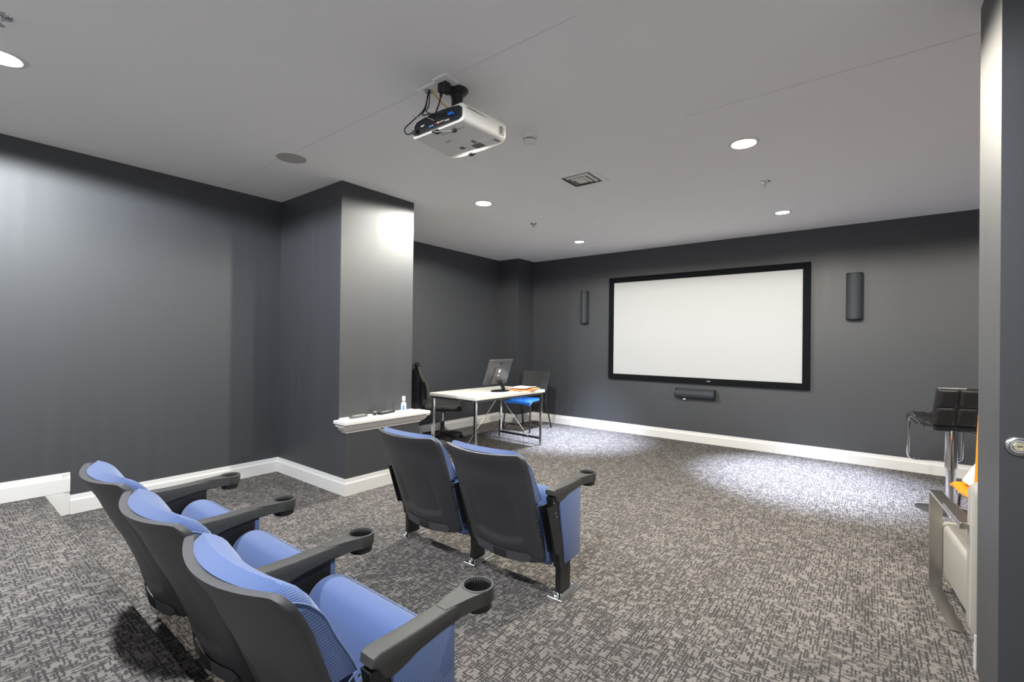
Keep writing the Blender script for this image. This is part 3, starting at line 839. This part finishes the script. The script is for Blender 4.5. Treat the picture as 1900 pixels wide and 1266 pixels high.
def make_standard(parent, sx, end):
    """armrest, side panel, leg and foot plate at local x = sx; end = -1/+1 for a row end, 0 inside the row"""
    w = 0.027
    # armrest with flared neck into the cup holder
    bm = BM()
    prof = [(-0.145, 0.574), (-0.148, 0.552), (-0.128, 0.540), (-0.112, 0.512), (-0.095, 0.502), (-0.070, 0.504), (0.00, 0.522), (0.10, 0.534), (0.175, 0.536), (0.196, 0.540), (0.196, 0.583), (0.12, 0.582), (-0.02, 0.578), (-0.125, 0.580)]
    prism(bm, [(y, z) for y, z in prof], 'x', sx - w, sx + w, 0.007, 3)
    arm = obj('armrest', bm, 'arm', parent, True, angle=40)
    bm = BM()
    cy = 0.243
    half = [(w - 0.0075, 0.09), (w - 0.001, 0.13), (w + 0.003, 0.160), (w + 0.009, 0.190), (0.0445, 0.222)]
    arc = [(0.0468 * math.cos(a), cy + 0.0468 * math.sin(a)) for a in [PI + 0.35 + (PI - 0.70) * k / 14 for k in range(15)]]
    prism(bm, [(sx - px, py) for px, py in half] + [(sx + px, py) for px, py in arc] + [(sx + px, py) for px, py in half[::-1]], 'z', 0.541, 0.5824)
    obj('neck', bm, 'arm', arm, True, angle=40)
    bm = BM()
    lathe(bm, [(0.0415, 0.520), (0.0415, 0.583), (0.0430, 0.5855), (0.0465, 0.5855), (0.0485, 0.583), (0.0485, 0.545), (0.0455, 0.539), (0.0415, 0.5385)], (sx, cy, 0), 36)
    obj('cup_ring', bm, 'arm', arm, True)
    bm = BM()
    lathe(bm, [(0.0416, 0.578), (0.0405, 0.522), (0, 0.521)], (sx, cy, 0), 32)
    lathe(bm, [(0.0425, 0.540), (0.0415, 0.518), (0.036, 0.514), (0, 0.513)], (sx, cy, 0), 32)
    obj('cup_liner', bm, 'black', arm, True)
    # side panel
    poly = [(-0.118, 0.535), (0.128, 0.545), (0.132, 0.168), (-0.048, 0.163)]
    bm = BM(); prism(bm, poly, 'x', sx - 0.018, sx + 0.018, 0.003, 1)
    pn = obj('side_panel', bm, 'black', parent)
    if end:
        ip = [(-0.094, 0.530), (0.122, 0.540), (0.126, 0.176), (-0.028, 0.171)]
        a, b = (sx + 0.012, sx + 0.026) if end > 0 else (sx - 0.026, sx - 0.012)
        bm = BM(); prism(bm, ip, 'x', a, b, 0.004, 2); obj('fabric_panel', bm, 'blue', pn, True)
    else:
        bm = BM(); box(bm, (sx - 0.019, 0.108, 0.18), (sx + 0.019, 0.127, 0.53), 0.002, 1); obj('fabric_edge', bm, 'blue', pn)
    # slanted rear bracket and hinge plate
    bm = BM(); prism(bm, [(-0.150, 0.540), (-0.108, 0.540), (-0.030, 0.165), (-0.070, 0.160)], 'x', sx - 0.020, sx + 0.020, 0.003, 1); obj('rear_bracket', bm, 'black', parent)
    for s in (-1, 1):
        bm = BM(); prism(bm, [(-0.200, 0.500), (-0.120, 0.500), (-0.060, 0.290), (-0.060, 0.230), (-0.120, 0.250)], 'x', sx + s * 0.020, sx + s * 0.026)
        obj('hinge_plate', bm, 'black', parent)
    for s in (-1, 1):
        for (y, z) in ((-0.145, 0.515), (-0.128, 0.46), (-0.118, 0.44)):
            bm = BM(); lathe(bm, [(0, 0.003), (0.004, 0.002), (0.0045, 0)], (sx + s * 0.026, y, z), 8, Matrix.Rotation(s * PI / 2, 4, 'Y'))
            obj('bolt', bm, 'zinc', parent)
    # leg and foot
    bm = BM(); box(bm, (sx - 0.016, -0.060, 0.008), (sx + 0.016, 0.040, 0.19), 0.003, 1); obj('leg', bm, 'black', parent)
    bm = BM()
    box(bm, (sx - 0.042, -0.088, 0.0), (sx + 0.042, 0.125, 0.008), 0.002, 1)
    for s in (-1, 1): box(bm, (sx + s * 0.020 - 0.003, -0.062, 0.006), (sx + s * 0.020 + 0.003, 0.100, 0.026), 0.001, 1)
    fp = obj('foot_plate', bm, 'zinc', parent)
    for y in (-0.070, 0.108):
        bm = BM(); lathe(bm, [(0.014, 0.006), (0.014, 0.009), (0.009, 0.010), (0.009, 0.018), (0.006, 0.021), (0, 0.021)], (sx, y, 0), 12)
        obj('anchor_bolt', bm, 'zinc', fp, True)
    bm = BM()
    pts = [(sx + 0.002 + 0.011 * math.cos(a), -0.074 + 0.005 * math.sin(a), 0.020 + 0.010 * math.sin(a)) for a in [2 * PI * k / 14 for k in range(14)]]
    tube(bm, pts, 0.0035, 7, closed=True)
    obj('anchor_ring', bm, 'zinc', fp, True)

seat0 = make_seat('theatre_seat')
def place_seat(x, y, label, group, first=False):
    t = seat0 if first else copy_tree(seat0)
    t.location = (x, y, 0)
    return tag(t, label, 'theatre seat', group)
FRX = -1.270
seats = []
seats.append((place_seat(FRX - HW, 2.10, 'blue folding theatre seat at the right of the front pair', 'front row seats', True), [(HW, 1)]))
seats.append((place_seat(FRX - 3 * HW, 2.10, 'blue folding theatre seat at the left of the front pair', 'front row seats'), [(HW, 0), (-HW, -1)]))
RRX = -0.930
seats.append((place_seat(RRX - HW, 0.800, 'nearest blue folding theatre seat of the rear row of three', 'rear row seats'), [(HW, 1)]))
seats.append((place_seat(RRX - 3 * HW, 0.800, 'middle blue folding theatre seat of the rear row of three', 'rear row seats'), [(HW, 0)]))
seats.append((place_seat(RRX - 5 * HW, 0.800, 'blue folding theatre seat of the rear row nearest the left wall', 'rear row seats'), [(HW, 0), (-HW, -1)]))
for t, st in seats:
    for sx, e in st: make_standard(t, sx, e)

# ------------------------------------------------------------------ desk
DX, DY, DR, DL, DW, DZ = -3.736, 4.367, -0.033, 1.281, 0.764, 0.7134
d = tag(empty('desk', (DX, DY, 0), DR), 'white topped desk on chrome legs with crossed wire braces', 'desk')
bm = BM(); box(bm, (-DW / 2, -DL / 2, DZ - 0.034), (DW / 2, DL / 2, DZ), 0.003, 2); obj('desk_top', bm, 'laminate', d)
lx, ly, lw = DW / 2 - 0.035, DL / 2 - 0.035, 0.016
for sx in (-1, 1):
    for sy in (-1, 1):
        bm = BM(); box(bm, (sx * lx - lw, sy * ly - lw, 0), (sx * lx + lw, sy * ly + lw, DZ - 0.036), 0.003, 1); obj('leg', bm, 'chrome', d)
for sy in (-1, 1):
    bm = BM(); box(bm, (-lx + lw, sy * ly - 0.012, 0.075), (lx - lw, sy * ly + 0.012, 0.10), 0.002, 1); obj('foot_rail', bm, 'black', d)
    bm = BM(); box(bm, (-lx + lw, sy * ly - 0.012, DZ - 0.065), (lx - lw, sy * ly + 0.012, DZ - 0.036), 0.002, 1); obj('top_rail', bm, 'dgrey', d)
for sx in (-1, 1):
    bm = BM(); box(bm, (sx * lx - 0.012, -ly + lw, DZ - 0.058), (sx * lx + 0.012, ly - lw, DZ - 0.036), 0.002, 1); obj('side_rail', bm, 'dgrey', d)
for pts in ([(-lx, ly - 0.022, 0.58), (lx - 0.19, ly - 0.022, 0.09)], [(lx, -ly + 0.022, 0.36), (lx - 0.20, -ly + 0.022, 0.09)],
            [(lx, -ly, 0.34), (lx, -ly + 0.34, DZ - 0.05)]):
    bm = BM(); tube(bm, pts, 0.0034, 8); obj('brace_wire', bm, 'grey', d, True)
bm = BM(); box(bm, (0.18, -DL / 2 + 0.004, DZ - 0.062), (lx - lw, -DL / 2 + 0.03, DZ - 0.036), 0.002, 1); obj('corner_bracket', bm, 'zinc', d)

# monitor
mo = tag(empty('computer_monitor', (-3.63, 4.44, DZ), 0.02), 'dark computer monitor seen from behind on the desk', 'monitor')
bm = BM(); lathe(bm, [(0, 0.010), (0.9, 0.009), (1.0, 0.004), (1.0, 0)], seg=40)
for v in bm.verts: v.co.x *= 0.095; v.co.y *= 0.150
obj('base', bm, 'glass_dark', mo, True)
tilt = math.radians(19)
PT = Matrix.Translation((-0.075, 0.055, 0.235)) @ Matrix.Rotation(tilt, 4, 'Y')
bm = BM(); box(bm, (-0.014, -0.225, -0.165), (0.010, 0.225, 0.165), 0.004, 2, mtx=PT); pn = obj('panel', bm, 'monitor', mo)
bm = BM(); box(bm, (0.008, -0.226, 0.158), (0.014, 0.226, 0.167), 0.001, 1, mtx=PT); obj('top_edge', bm, 'steel', pn)
bm = BM(); box(bm, (0.009, -0.085, -0.155), (0.026, 0.045, 0.055), 0.005, 2, mtx=PT); obj('rear_housing', bm, 'dgrey', pn)
bm = BM(); box(bm, (0.025, -0.035, 0.000), (0.0275, 0.005, 0.040), mtx=PT); box(bm, (0.025, -0.030, -0.045), (0.0275, 0.000, -0.030), mtx=PT); obj('sticker', bm, 'paper', pn)
bm = BM(); box(bm, (-0.0155, -0.215, -0.150), (-0.0135, 0.215, 0.155), mtx=PT); obj('display', bm, 'glass_dark', pn)
bm = BM()
lathe(bm, [(0.013, 0.0), (0.013, 0.0012), (0, 0.0012)], (0, 0, 0), 20, Matrix.Rotation(PI / 2, 4, 'Y'))
for v in bm.verts: v.co = v.co + Vector((0.0102, -0.012, 0.112))
box(bm, (0.010, 0.010, 0.103), (0.0114, 0.014, 0.121)); box(bm, (0.010, 0.010, 0.103), (0.0114, 0.022, 0.107))
box(bm, (0.010, 0.027, 0.103), (0.0114, 0.031, 0.121)); box(bm, (0.010, 0.027, 0.117), (0.0114, 0.040, 0.121)); box(bm, (0.010, 0.027, 0.103), (0.0114, 0.040, 0.107)); box(bm, (0.010, 0.036, 0.103), (0.0114, 0.040, 0.112))
for v in bm.verts: v.co = PT @ v.co
obj('logo', bm, 'black', pn)
bm = BM(); prism(bm, [(0.030, 0.006), (0.062, 0.006), (-0.022, 0.125), (-0.050, 0.118)], 'y', 0.010, 0.050, 0.004, 2); obj('stand_neck', bm, 'glass_dark', mo, True)
bm = BM(); tube(bm, [(-0.035, -0.005, 0.118), (-0.035, 0.065, 0.118)], 0.020, 16); obj('hinge', bm, 'blackpl', mo, True)
bm = BM(); tube(bm, fillet([(-0.04, 0.02, 0.16), (0.02, 0.03, 0.10), (0.06, 0.03, 0.03), (0.13, 0.10, 0.006), (0.258, 0.12, 0.005), (0.272, 0.125, -0.03), (0.272, 0.13, -0.35), (0.27, 0.13, -0.64), (0.27, 0.16, -DZ + 0.004)], 0.05, 5), 0.0026, 6); cb = obj('power_cord', bm, 'black', None, True); cb.location = mo.location; cb.rotation_euler = mo.rotation_euler; tag(cb, 'thin black cord hanging over the desk front edge', 'cord')

# papers on the desk
def sheet(nm, c, w, h, rz, z, th, mt, label, cat, curl=0.0, grp=None):
    bm = BM(); n_ = 8
    solid(bm, lambda i, j: Vector((w * (i / n_ - .5), h * (j / n_ - .5), th + curl * ((i / n_ - .5) * 2) ** 2 * (0.5 + 0.5 * math.sin(3 * j / n_)))),
          lambda i, j: Vector((w * (i / n_ - .5), h * (j / n_ - .5), curl * ((i / n_ - .5) * 2) ** 2 * (0.5 + 0.5 * math.sin(3 * j / n_)))), n_ + 1, n_ + 1)
    o = obj(nm, bm, mt); o.location = (c[0], c[1], z); o.rotation_euler = (0, 0, rz)
    return tag(o, label, cat, grp)
sheet('file_folder', (-3.52, 4.80), 0.32, 0.34, 0.35, DZ + 0.001, 0.010, 'folder', 'orange file folder lying on the far end of the desk', 'folder', 0.012)
sheet('paper_sheet', (-3.55, 4.82), 0.22, 0.30, 0.15, DZ + 0.024, 0.004, 'paper', 'white papers lying on the orange folder', 'paper', 0.008)
sheet('paper_sheet', (-3.50, 4.10), 0.21, 0.297, 0.05, DZ + 0.001, 0.0015, 'paper', 'white paper sheet at the front edge of the desk', 'paper', 0.0)

# ------------------------------------------------------------------ office chair
oc = tag(empty('office_chair', (-4.56, 4.36, 0), math.radians(46 - 90)), 'black swivel office chair with tall backrest behind the desk', 'chair')
# local +y faces forward
for k in range(5):
    a = math.radians(90 + 72 * k + 20)
    R = Matrix.Rotation(a, 4, 'Z')
    bm = BM(); prism(bm, [(0.02, 0.085), (0.02, 0.125), (0.06, 0.12), (0.27, 0.085), (0.285, 0.075), (0.27, 0.062), (0.06, 0.075)], 'y', -0.020, 0.020, 0.005, 2, mtx=R)
    leg = obj('base_leg', bm, 'blackpl', oc, True)
    bm = BM()
    for s in (-1, 1):
        lathe(bm, [(0, -0.009), (0.022, -0.009), (0.026, -0.005), (0.026, 0.005), (0.022, 0.009), (0, 0.009)], (0, 0, 0), 18, Matrix.Translation((0.272, s * 0.013, 0.026)) @ Matrix.Rotation(PI / 2, 4, 'X'))
    tube(bm, [(0.272, 0, 0.03), (0.272, 0, 0.07)], 0.008, 8)
    for v in bm.verts: v.co = R @ v.co
    obj('caster', bm, 'black', leg, True)
bm = BM(); lathe(bm, [(0.036, 0.06), (0.038, 0.12), (0.030, 0.13), (0.027, 0.14), (0.027, 0.25), (0, 0.25)], seg=24); obj('column_sleeve', bm, 'blackpl', oc, True)
bm = BM(); lathe(bm, [(0.015, 0.24), (0.015, 0.40)], seg=20); obj('gas_column', bm, 'chrome', oc, True)
bm = BM(); box(bm, (-0.075, -0.11, 0.392), (0.075, 0.09, 0.425), 0.008, 2); obj('tilt_mechanism', bm, 'black', oc)
bm = BM(); tube(bm, [(0.07, 0.02, 0.405), (0.20, 0.03, 0.395), (0.26, 0.03, 0.375)], 0.006, 8); obj('lever', bm, 'black', oc, True)
bm = BM(); box(bm, (-0.245, -0.235, 0.425), (0.245, 0.255, 0.505), 0.036, 4)
for v in bm.verts:
    if v.co.y > 0.1: v.co.z -= 0.03 * ((v.co.y - 0.1) / 0.155) ** 2
    if v.co.z > 0.46: v.co.z -= 0.012 * (1 - (v.co.x / 0.245) ** 2)
obj('seat', bm, 'mesh', oc, True, angle=60)
bm = BM(); n1, n2 = 15, 15
def bk(i, j, off):
    u = -1 + 2 * i / (n1 - 1); v = j / (n2 - 1)
    w = 0.225 + 0.01 * math.sin(PI * v) - 0.03 * v
    z = 0.56 + 0.46 * v - 0.03 * (u ** 4) * (1 if v > 0.5 else -0.6)
    y = -0.235 - 0.13 * v + 0.05 * math.sin(PI * min(1, v * 1.3)) * 0.6 + 0.055 * u * u + off
    return Vector((u * w, y, z))
solid(bm, lambda i, j: bk(i, j, 0.018), lambda i, j: bk(i, j, -0.018), n1, n2); obj('backrest', bm, 'mesh', oc, True, angle=60)
bm = BM(); tube(bm, fillet([(0, -0.09, 0.408), (0, -0.29, 0.41), (0, -0.30, 0.55), (0, -0.30, 0.78)], 0.08), 0.020, 10); obj('back_bracket', bm, 'blackpl', oc, True)
bm = BM(); tube(bm, [bk(i, n2 - 1, 0.0) + Vector((0, 0, 0.004)) for i in range(n1)], 0.016, 8); obj('top_bar', bm, 'blackpl', oc, True)
bm = BM(); box(bm, (0.215, -0.01, 0.400), (0.25, 0.02, 0.47), 0.006, 2); box(bm, (0.10, -0.01, 0.398), (0.24, 0.02, 0.412), 0.004, 1); obj('arm_socket', bm, 'black', oc)

# ------------------------------------------------------------------ visitor chair (blue seat)
vc = tag(empty('visitor_chair', (-4.19, 5.78, 0), 0.02), 'black framed visitor chair with bright blue seat behind the desk', 'chair')
# faces -y; feet about +-0.25, y -0.28 .. +0.28
for s in (-1, 1):
    bm = BM(); tube(bm, fillet([(s * 0.245, -0.275, 0.0), (s * 0.225, -0.235, 0.43), (s * 0.225, 0.10, 0.445)], 0.06), 0.0115, 10); obj('leg', bm, 'black', vc, True)
    bm = BM(); tube(bm, fillet([(s * 0.27, 0.285, 0.0), (s * 0.232, 0.17, 0.42), (s * 0.228, 0.20, 0.62), (s * 0.228, 0.235, 0.80)], 0.10), 0.0115, 10); obj('leg', bm, 'black', vc, True)
bm = BM(); tube(bm, [(-0.225, -0.20, 0.425), (0.225, -0.20, 0.425)], 0.010, 8); tube(bm, [(-0.23, 0.15, 0.425), (0.23, 0.15, 0.425)], 0.010, 8); obj('cross_tube', bm, 'black', vc, True)
bm = BM(); n1, n2 = 17, 17
def seatp(i, j, top):
    u, v = -1 + 2 * i / 16, -1 + 2 * j / 16
    w = 0.228 * (1 - 0.05 * max(0, v))
    x, y = u * w, -0.04 + v * 0.225
    e = max(abs(u), abs(v)); rr = 1 - max(0, (abs(u) ** 6 + abs(v) ** 6) ** (1 / 6) - 0.8) / 0.3
    z = (0.472 - 0.016 * (1 - u * u) * (1 - v * v) * 0.6 + (0.0 if v > -0.3 else -0.030 * ((-v - 0.3) / 0.7) ** 2)) if top else 0.436
    if top: z -= 0.022 * (1 - min(1, rr)) * 2.5
    return Vector((x, y, z))
solid(bm, lambda i, j: seatp(i, j, True), lambda i, j: seatp(i, j, False), n1, n2); obj('seat', bm, 'seatblue', vc, True, angle=60)
bm = BM(); box(bm, (-0.22, -0.24, 0.424), (0.22, 0.17, 0.438), 0.004, 1); obj('seat_tray', bm, 'blackpl', vc)
bm = BM()
def bkv(i, j, off):
    u, v = -1 + 2 * i / 16, j / 12
    r = max(0, abs(u) - 0.9) / 0.1
    z = 0.585 + (0.285 - 0.02 * r * r) * v - 0.015 * (1 - u * u) * (1 - v) + 0.006 * (1 - u * u) * v
    return Vector((u * (0.232 + 0.018 * v), 0.185 + 0.07 * v + 0.035 * (1 - u * u) + off, z))
solid(bm, lambda i, j: bkv(i, j, -0.010), lambda i, j: bkv(i, j, 0.010), 17, 13); obj('backrest', bm, 'mesh', vc, True, angle=60)
bm = BM(); tube(bm, fillet([(0.232, 0.20, 0.60), (0.285, 0.12, 0.60), (0.285, 0.0, 0.60)], 0.03), 0.009, 8); obj('arm_stub', bm, 'black', vc, True)

# ------------------------------------------------------------------ bar stool
st = tag(empty('bar_stool', (0.504, 5.10, 0), math.radians(110 - 90)), 'black quilted bar stool on a chrome pedestal', 'stool')
bm = BM(); lathe(bm, [(0.218, 0), (0.218, 0.006), (0.20, 0.012), (0.10, 0.028), (0.05, 0.040), (0.034, 0.060), (0, 0.060)], seg=56); obj('base', bm, 'chrome', st, True)
bm = BM(); lathe(bm, [(0.031, 0.05), (0.031, 0.345), (0.034, 0.348), (0.034, 0.356), (0.030, 0.36), (0, 0.36)], seg=28); obj('outer_column', bm, 'chrome', st, True)
bm = BM(); lathe(bm, [(0.041, 0.352), (0.041, 0.670), (0, 0.670)], seg=28); obj('gas_column', bm, 'chrome', st, True)
bm = BM(); tube(bm, fillet([(0.02, -0.02, 0.655), (0.10, -0.05, 0.650), (0.20, -0.09, 0.615)], 0.04), 0.005, 8); obj('lever', bm, 'chrome', st, True)
bm = BM(); tube(bm, fillet([(-0.185, 0.02, 0.690), (-0.185, 0.215, 0.735), (-0.185, 0.235, 0.36), (0.185, 0.235, 0.36), (0.185, 0.215, 0.735), (0.185, 0.02, 0.690)], 0.05), 0.0115, 10); obj('footrest_frame', bm, 'chrome', st, True)
bm = BM(); box(bm, (-0.12, -0.12, 0.668), (0.12, 0.12, 0.685), 0.003, 1); obj('seat_plate', bm, 'black', st)
def pads(name, P, nu, nv, th, puff, cols, rows):
    bm = BM()
    def q(i, j, s):
        u, v = i / nu, j / nv
        fu, fv = abs(math.sin(PI * cols * u)), abs(math.sin(PI * rows * v))
        d = (th / 2 + puff * (min(1, fu * 2.2) * min(1, fv * 2.2)) ** 0.5) * s
        p, nrm = P(u, v)
        return p + nrm * d
    solid(bm, lambda i, j: q(i, j, 1), lambda i, j: q(i, j, -1), nu + 1, nv + 1)
    return obj(name, bm, 'blackleather', st, True, angle=60)
def seatP(u, v):       # v: front (0) -> rear (1)
    y = 0.245 - 0.42 * v
    z = 0.735 - 0.045 * sst(0.0, 0.45, v) - 0.10 * max(0, 0.12 - v) / 0.12 * 0.35
    return Vector((-0.195 + 0.39 * u, y, z + 0.008)), Vector((0, 0.05, 1)).normalized()
def backP(u, v):       # v: bottom -> top
    a = v
    return Vector((-0.200 + 0.40 * u, -0.165 - 0.075 * a, 0.715 + 0.285 * a)), Vector((0, 1, 0.25)).normalized()
pads('seat_pad', seatP, 30, 24, 0.045, 0.013, 3, 3)
pads('back_pad', backP, 36, 24, 0.036, 0.014, 3, 2)
bm = BM(); tube(bm, [(-0.196, -0.232, 1.001), (-0.02, -0.234, 1.004)], 0.004, 6); obj('worn_edge', bm, 'grey', st, True)

# ------------------------------------------------------------------ orange chair with a white wedge
och = tag(empty('dining_chair', (0.625, 3.93, 0), math.radians(9)), 'orange padded chair on chrome legs between armchair and bar stool', 'chair')
def och_shell(u, v):
    # v 0..1: front edge of seat -> top of back
    if v < 0.45:
        k = v / 0.45
        return Vector((-0.2 + 0.4 * u, 0.19 - 0.38 * k, 0.455 - 0.02 * math.sin(PI * k) - (0.02 * (1 - k / 0.15) if k < 0.15 else 0))), Vector((0, 0.0, 1))
    k = (v - 0.45) / 0.55
    return Vector((-0.2 + 0.4 * u, -0.19 - 0.06 * k - 0.02 * sst(0, 0.1, k), 0.455 + 0.50 * k)), Vector((0, 1, 0.12)).normalized() if k > 0.03 else Vector((0, 0.7, 0.7)).normalized()
bm = BM(); nu, nv = 24, 108
def oq(i, j, s):
    p, nrm = och_shell(i / nu, j / nv)
    groove = 1 - max(0, 1 - abs(((j / nv * 9) % 1.0) - 0.5) / 0.5 - 0.86) / 0.14 * 0.35
    u, v = i / nu, j / nv
    eu = max(0.0, abs(2 * u - 1) - 0.80) / 0.20; ev = max(0.0, abs(2 * v - 1) - 0.95) / 0.05
    th = 0.026 * groove * math.sqrt(max(0.06, 1 - eu * eu)) * math.sqrt(max(0.06, 1 - ev * ev))
    return p + nrm * th * s
solid(bm, lambda i, j: oq(i, j, 1), lambda i, j: oq(i, j, -1), nu + 1, nv + 1); obj('padded_shell', bm, 'orange', och, True, angle=60)
for sx in (-1, 1):
    for y0, y1 in ((0.15, 0.20), (-0.15, -0.22)):
        bm = BM(); tube(bm, [(sx * 0.16, y0, 0.425), (sx * 0.185, y1, 0.0)], 0.012, 10); lathe(bm, [(0, 0.018), (0.014, 0.012), (0.018, 0), (0.014, -0.012), (0, -0.018)], (sx * 0.162, y0, 0.40), 14)
        obj('leg', bm, 'chrome', och, True)
bm = BM(); prism(bm, [(0.10, 0.0), (-0.14, 0.0), (-0.165, 0.19)], 'x', -0.17, 0.16, 0.006, 2)
wd = obj('wedge_cushion', bm, 'paper'); wd.location = (0.625, 3.93, 0.487); wd.rotation_euler = (0, 0, math.radians(9))
tag(wd, 'white wedge resting on the orange chair seat', 'cushion')

# ------------------------------------------------------------------ beige armchair
ac = tag(empty('armchair', (0.286, 3.42, 0), math.radians(5)), 'beige leather armchair with flat brushed steel loop arm', 'armchair')
# local: x right from the arm plane, y forward, origin at the front post foot
AWD = 0.74
for x0, x1 in ((-0.035, 0.02), (AWD - 0.02, AWD + 0.035)):
    bm = BM(); box(bm, (x0, -0.012, 0.0), (x1, 0.0, 0.535), 0.0015, 1); post = obj('arm_post', bm, 'steel', ac)
    bm = BM(); box(bm, (x0, -0.62, 0.523), (x1, 0.0, 0.535), 0.0015, 1); obj('arm_bar', bm, 'steel', ac)
    bm = BM(); box(bm, (x0, -0.46, 0.0), (x1, 0.0, 0.010), 0.0015, 1); obj('floor_bar', bm, 'steel', ac)
    bm = BM(); box(bm, (x0 + 0.002, -0.62, 0.535), (x1 - 0.002, -0.30, 0.552), 0.004, 2); obj('arm_pad', bm, 'steel', ac)
bm = BM(); box(bm, (0.022, -0.56, 0.08), (AWD - 0.03, 0.06, 0.36), 0.03, 4)
for v in bm.verts:
    if v.co.z > 0.3: v.co.z += 0.02 * (v.co.y + 0.25)
obj('seat_block', bm, 'leather', ac, True, angle=60)
# backrest leaning back a little
BKM = rot('X', math.radians(2), (0, -0.55, 0.08))
bm = BM(); box(bm, (-0.004, -0.715, 0.075), (AWD - 0.022, -0.535, 0.735), 0.045, 5, mtx=BKM); bkr = obj('backrest', bm, 'leather', ac, True, angle=60)
bm = BM()
for k in range(60):
    z = 0.12 + 0.0098 * k
    box(bm, (-0.0052, -0.640, z), (-0.0030, -0.637, z + 0.006), mtx=BKM)
obj('stitching', bm, 'stitch', bkr)['kind'] = 'stuff'

# ------------------------------------------------------------------ things on the ledge
LZ = 0.645
def remote(c, rz, L, Wd, label, mt):
    t = tag(empty('remote_control', (c[0], c[1], LZ), rz), label, 'remote control', 'remotes on the ledge')
    bm = BM(); box(bm, (-Wd / 2, -L / 2, 0), (Wd / 2, L / 2, 0.018), 0.005, 2); obj('body', bm, mt, t, True)
    bm = BM(); box(bm, (-Wd / 2 + 0.006, -L / 2 + 0.03, 0.0175), (Wd / 2 - 0.006, L / 2 - 0.012, 0.0192)); obj('face_plate', bm, 'dgrey' if mt != 'dgrey' else 'grey', t)
    bm = BM()
    for i in range(3):
        for j in range(7): box(bm, (-0.013 + 0.010 * i, -L / 2 + 0.04 + 0.014 * j, 0.019), (-0.007 + 0.010 * i, -L / 2 + 0.048 + 0.014 * j, 0.0212))
    obj('keypad', bm, 'grey', t)['kind'] = 'stuff'
remote((-3.535, 2.375), 0.12, 0.17, 0.045, 'grey remote control lying at the near end of the ledge', 'dgrey')
remote((-3.545, 2.675), 0.20, 0.19, 0.052, 'black remote control lying next to the white bottle', 'black')
remote((-3.570, 2.57), 0.9, 0.10, 0.032, 'small black remote tucked behind the larger one on the ledge', 'black')
bo = tag(empty('sanitizer_bottle', (-3.50, 2.84, LZ)), 'white bottle with blue round label standing on the ledge', 'bottle')
bm = BM(); lathe(bm, [(0, 0), (0.021, 0), (0.024, 0.004), (0.024, 0.075), (0.021, 0.088), (0.013, 0.097), (0.011, 0.102)], seg=28); obj('body', bm, 'bottle', bo, True)
bm = BM(); lathe(bm, [(0.0135, 0.100), (0.0135, 0.104), (0.013, 0.106)], seg=24); obj('collar', bm, 'dgrey', bo, True)
bm = BM(); lathe(bm, [(0.0155, 0.106), (0.0155, 0.146), (0.013, 0.150), (0, 0.150)], seg=24); obj('cap', bm, 'bottle', bo, True)
bm = BM()
for k in range(8):
    pass
n_ = 12; A = []
for k in range(20):
    a = 2 * PI * k / 20; dx, dz = 0.014 * math.cos(a), 0.021 * math.sin(a)
    th = -0.72 + dx / 0.0246
    A.append(bm.verts.new((0.0246 * math.cos(th), 0.0246 * math.sin(th), 0.042 + dz)))
c0 = bm.verts.new((0.0248 * math.cos(-0.72), 0.0248 * math.sin(-0.72), 0.042))
for k in range(20): bm.faces.new((c0, A[k], A[(k + 1) % 20]))
obj('label', bm, 'label_blue', bo)
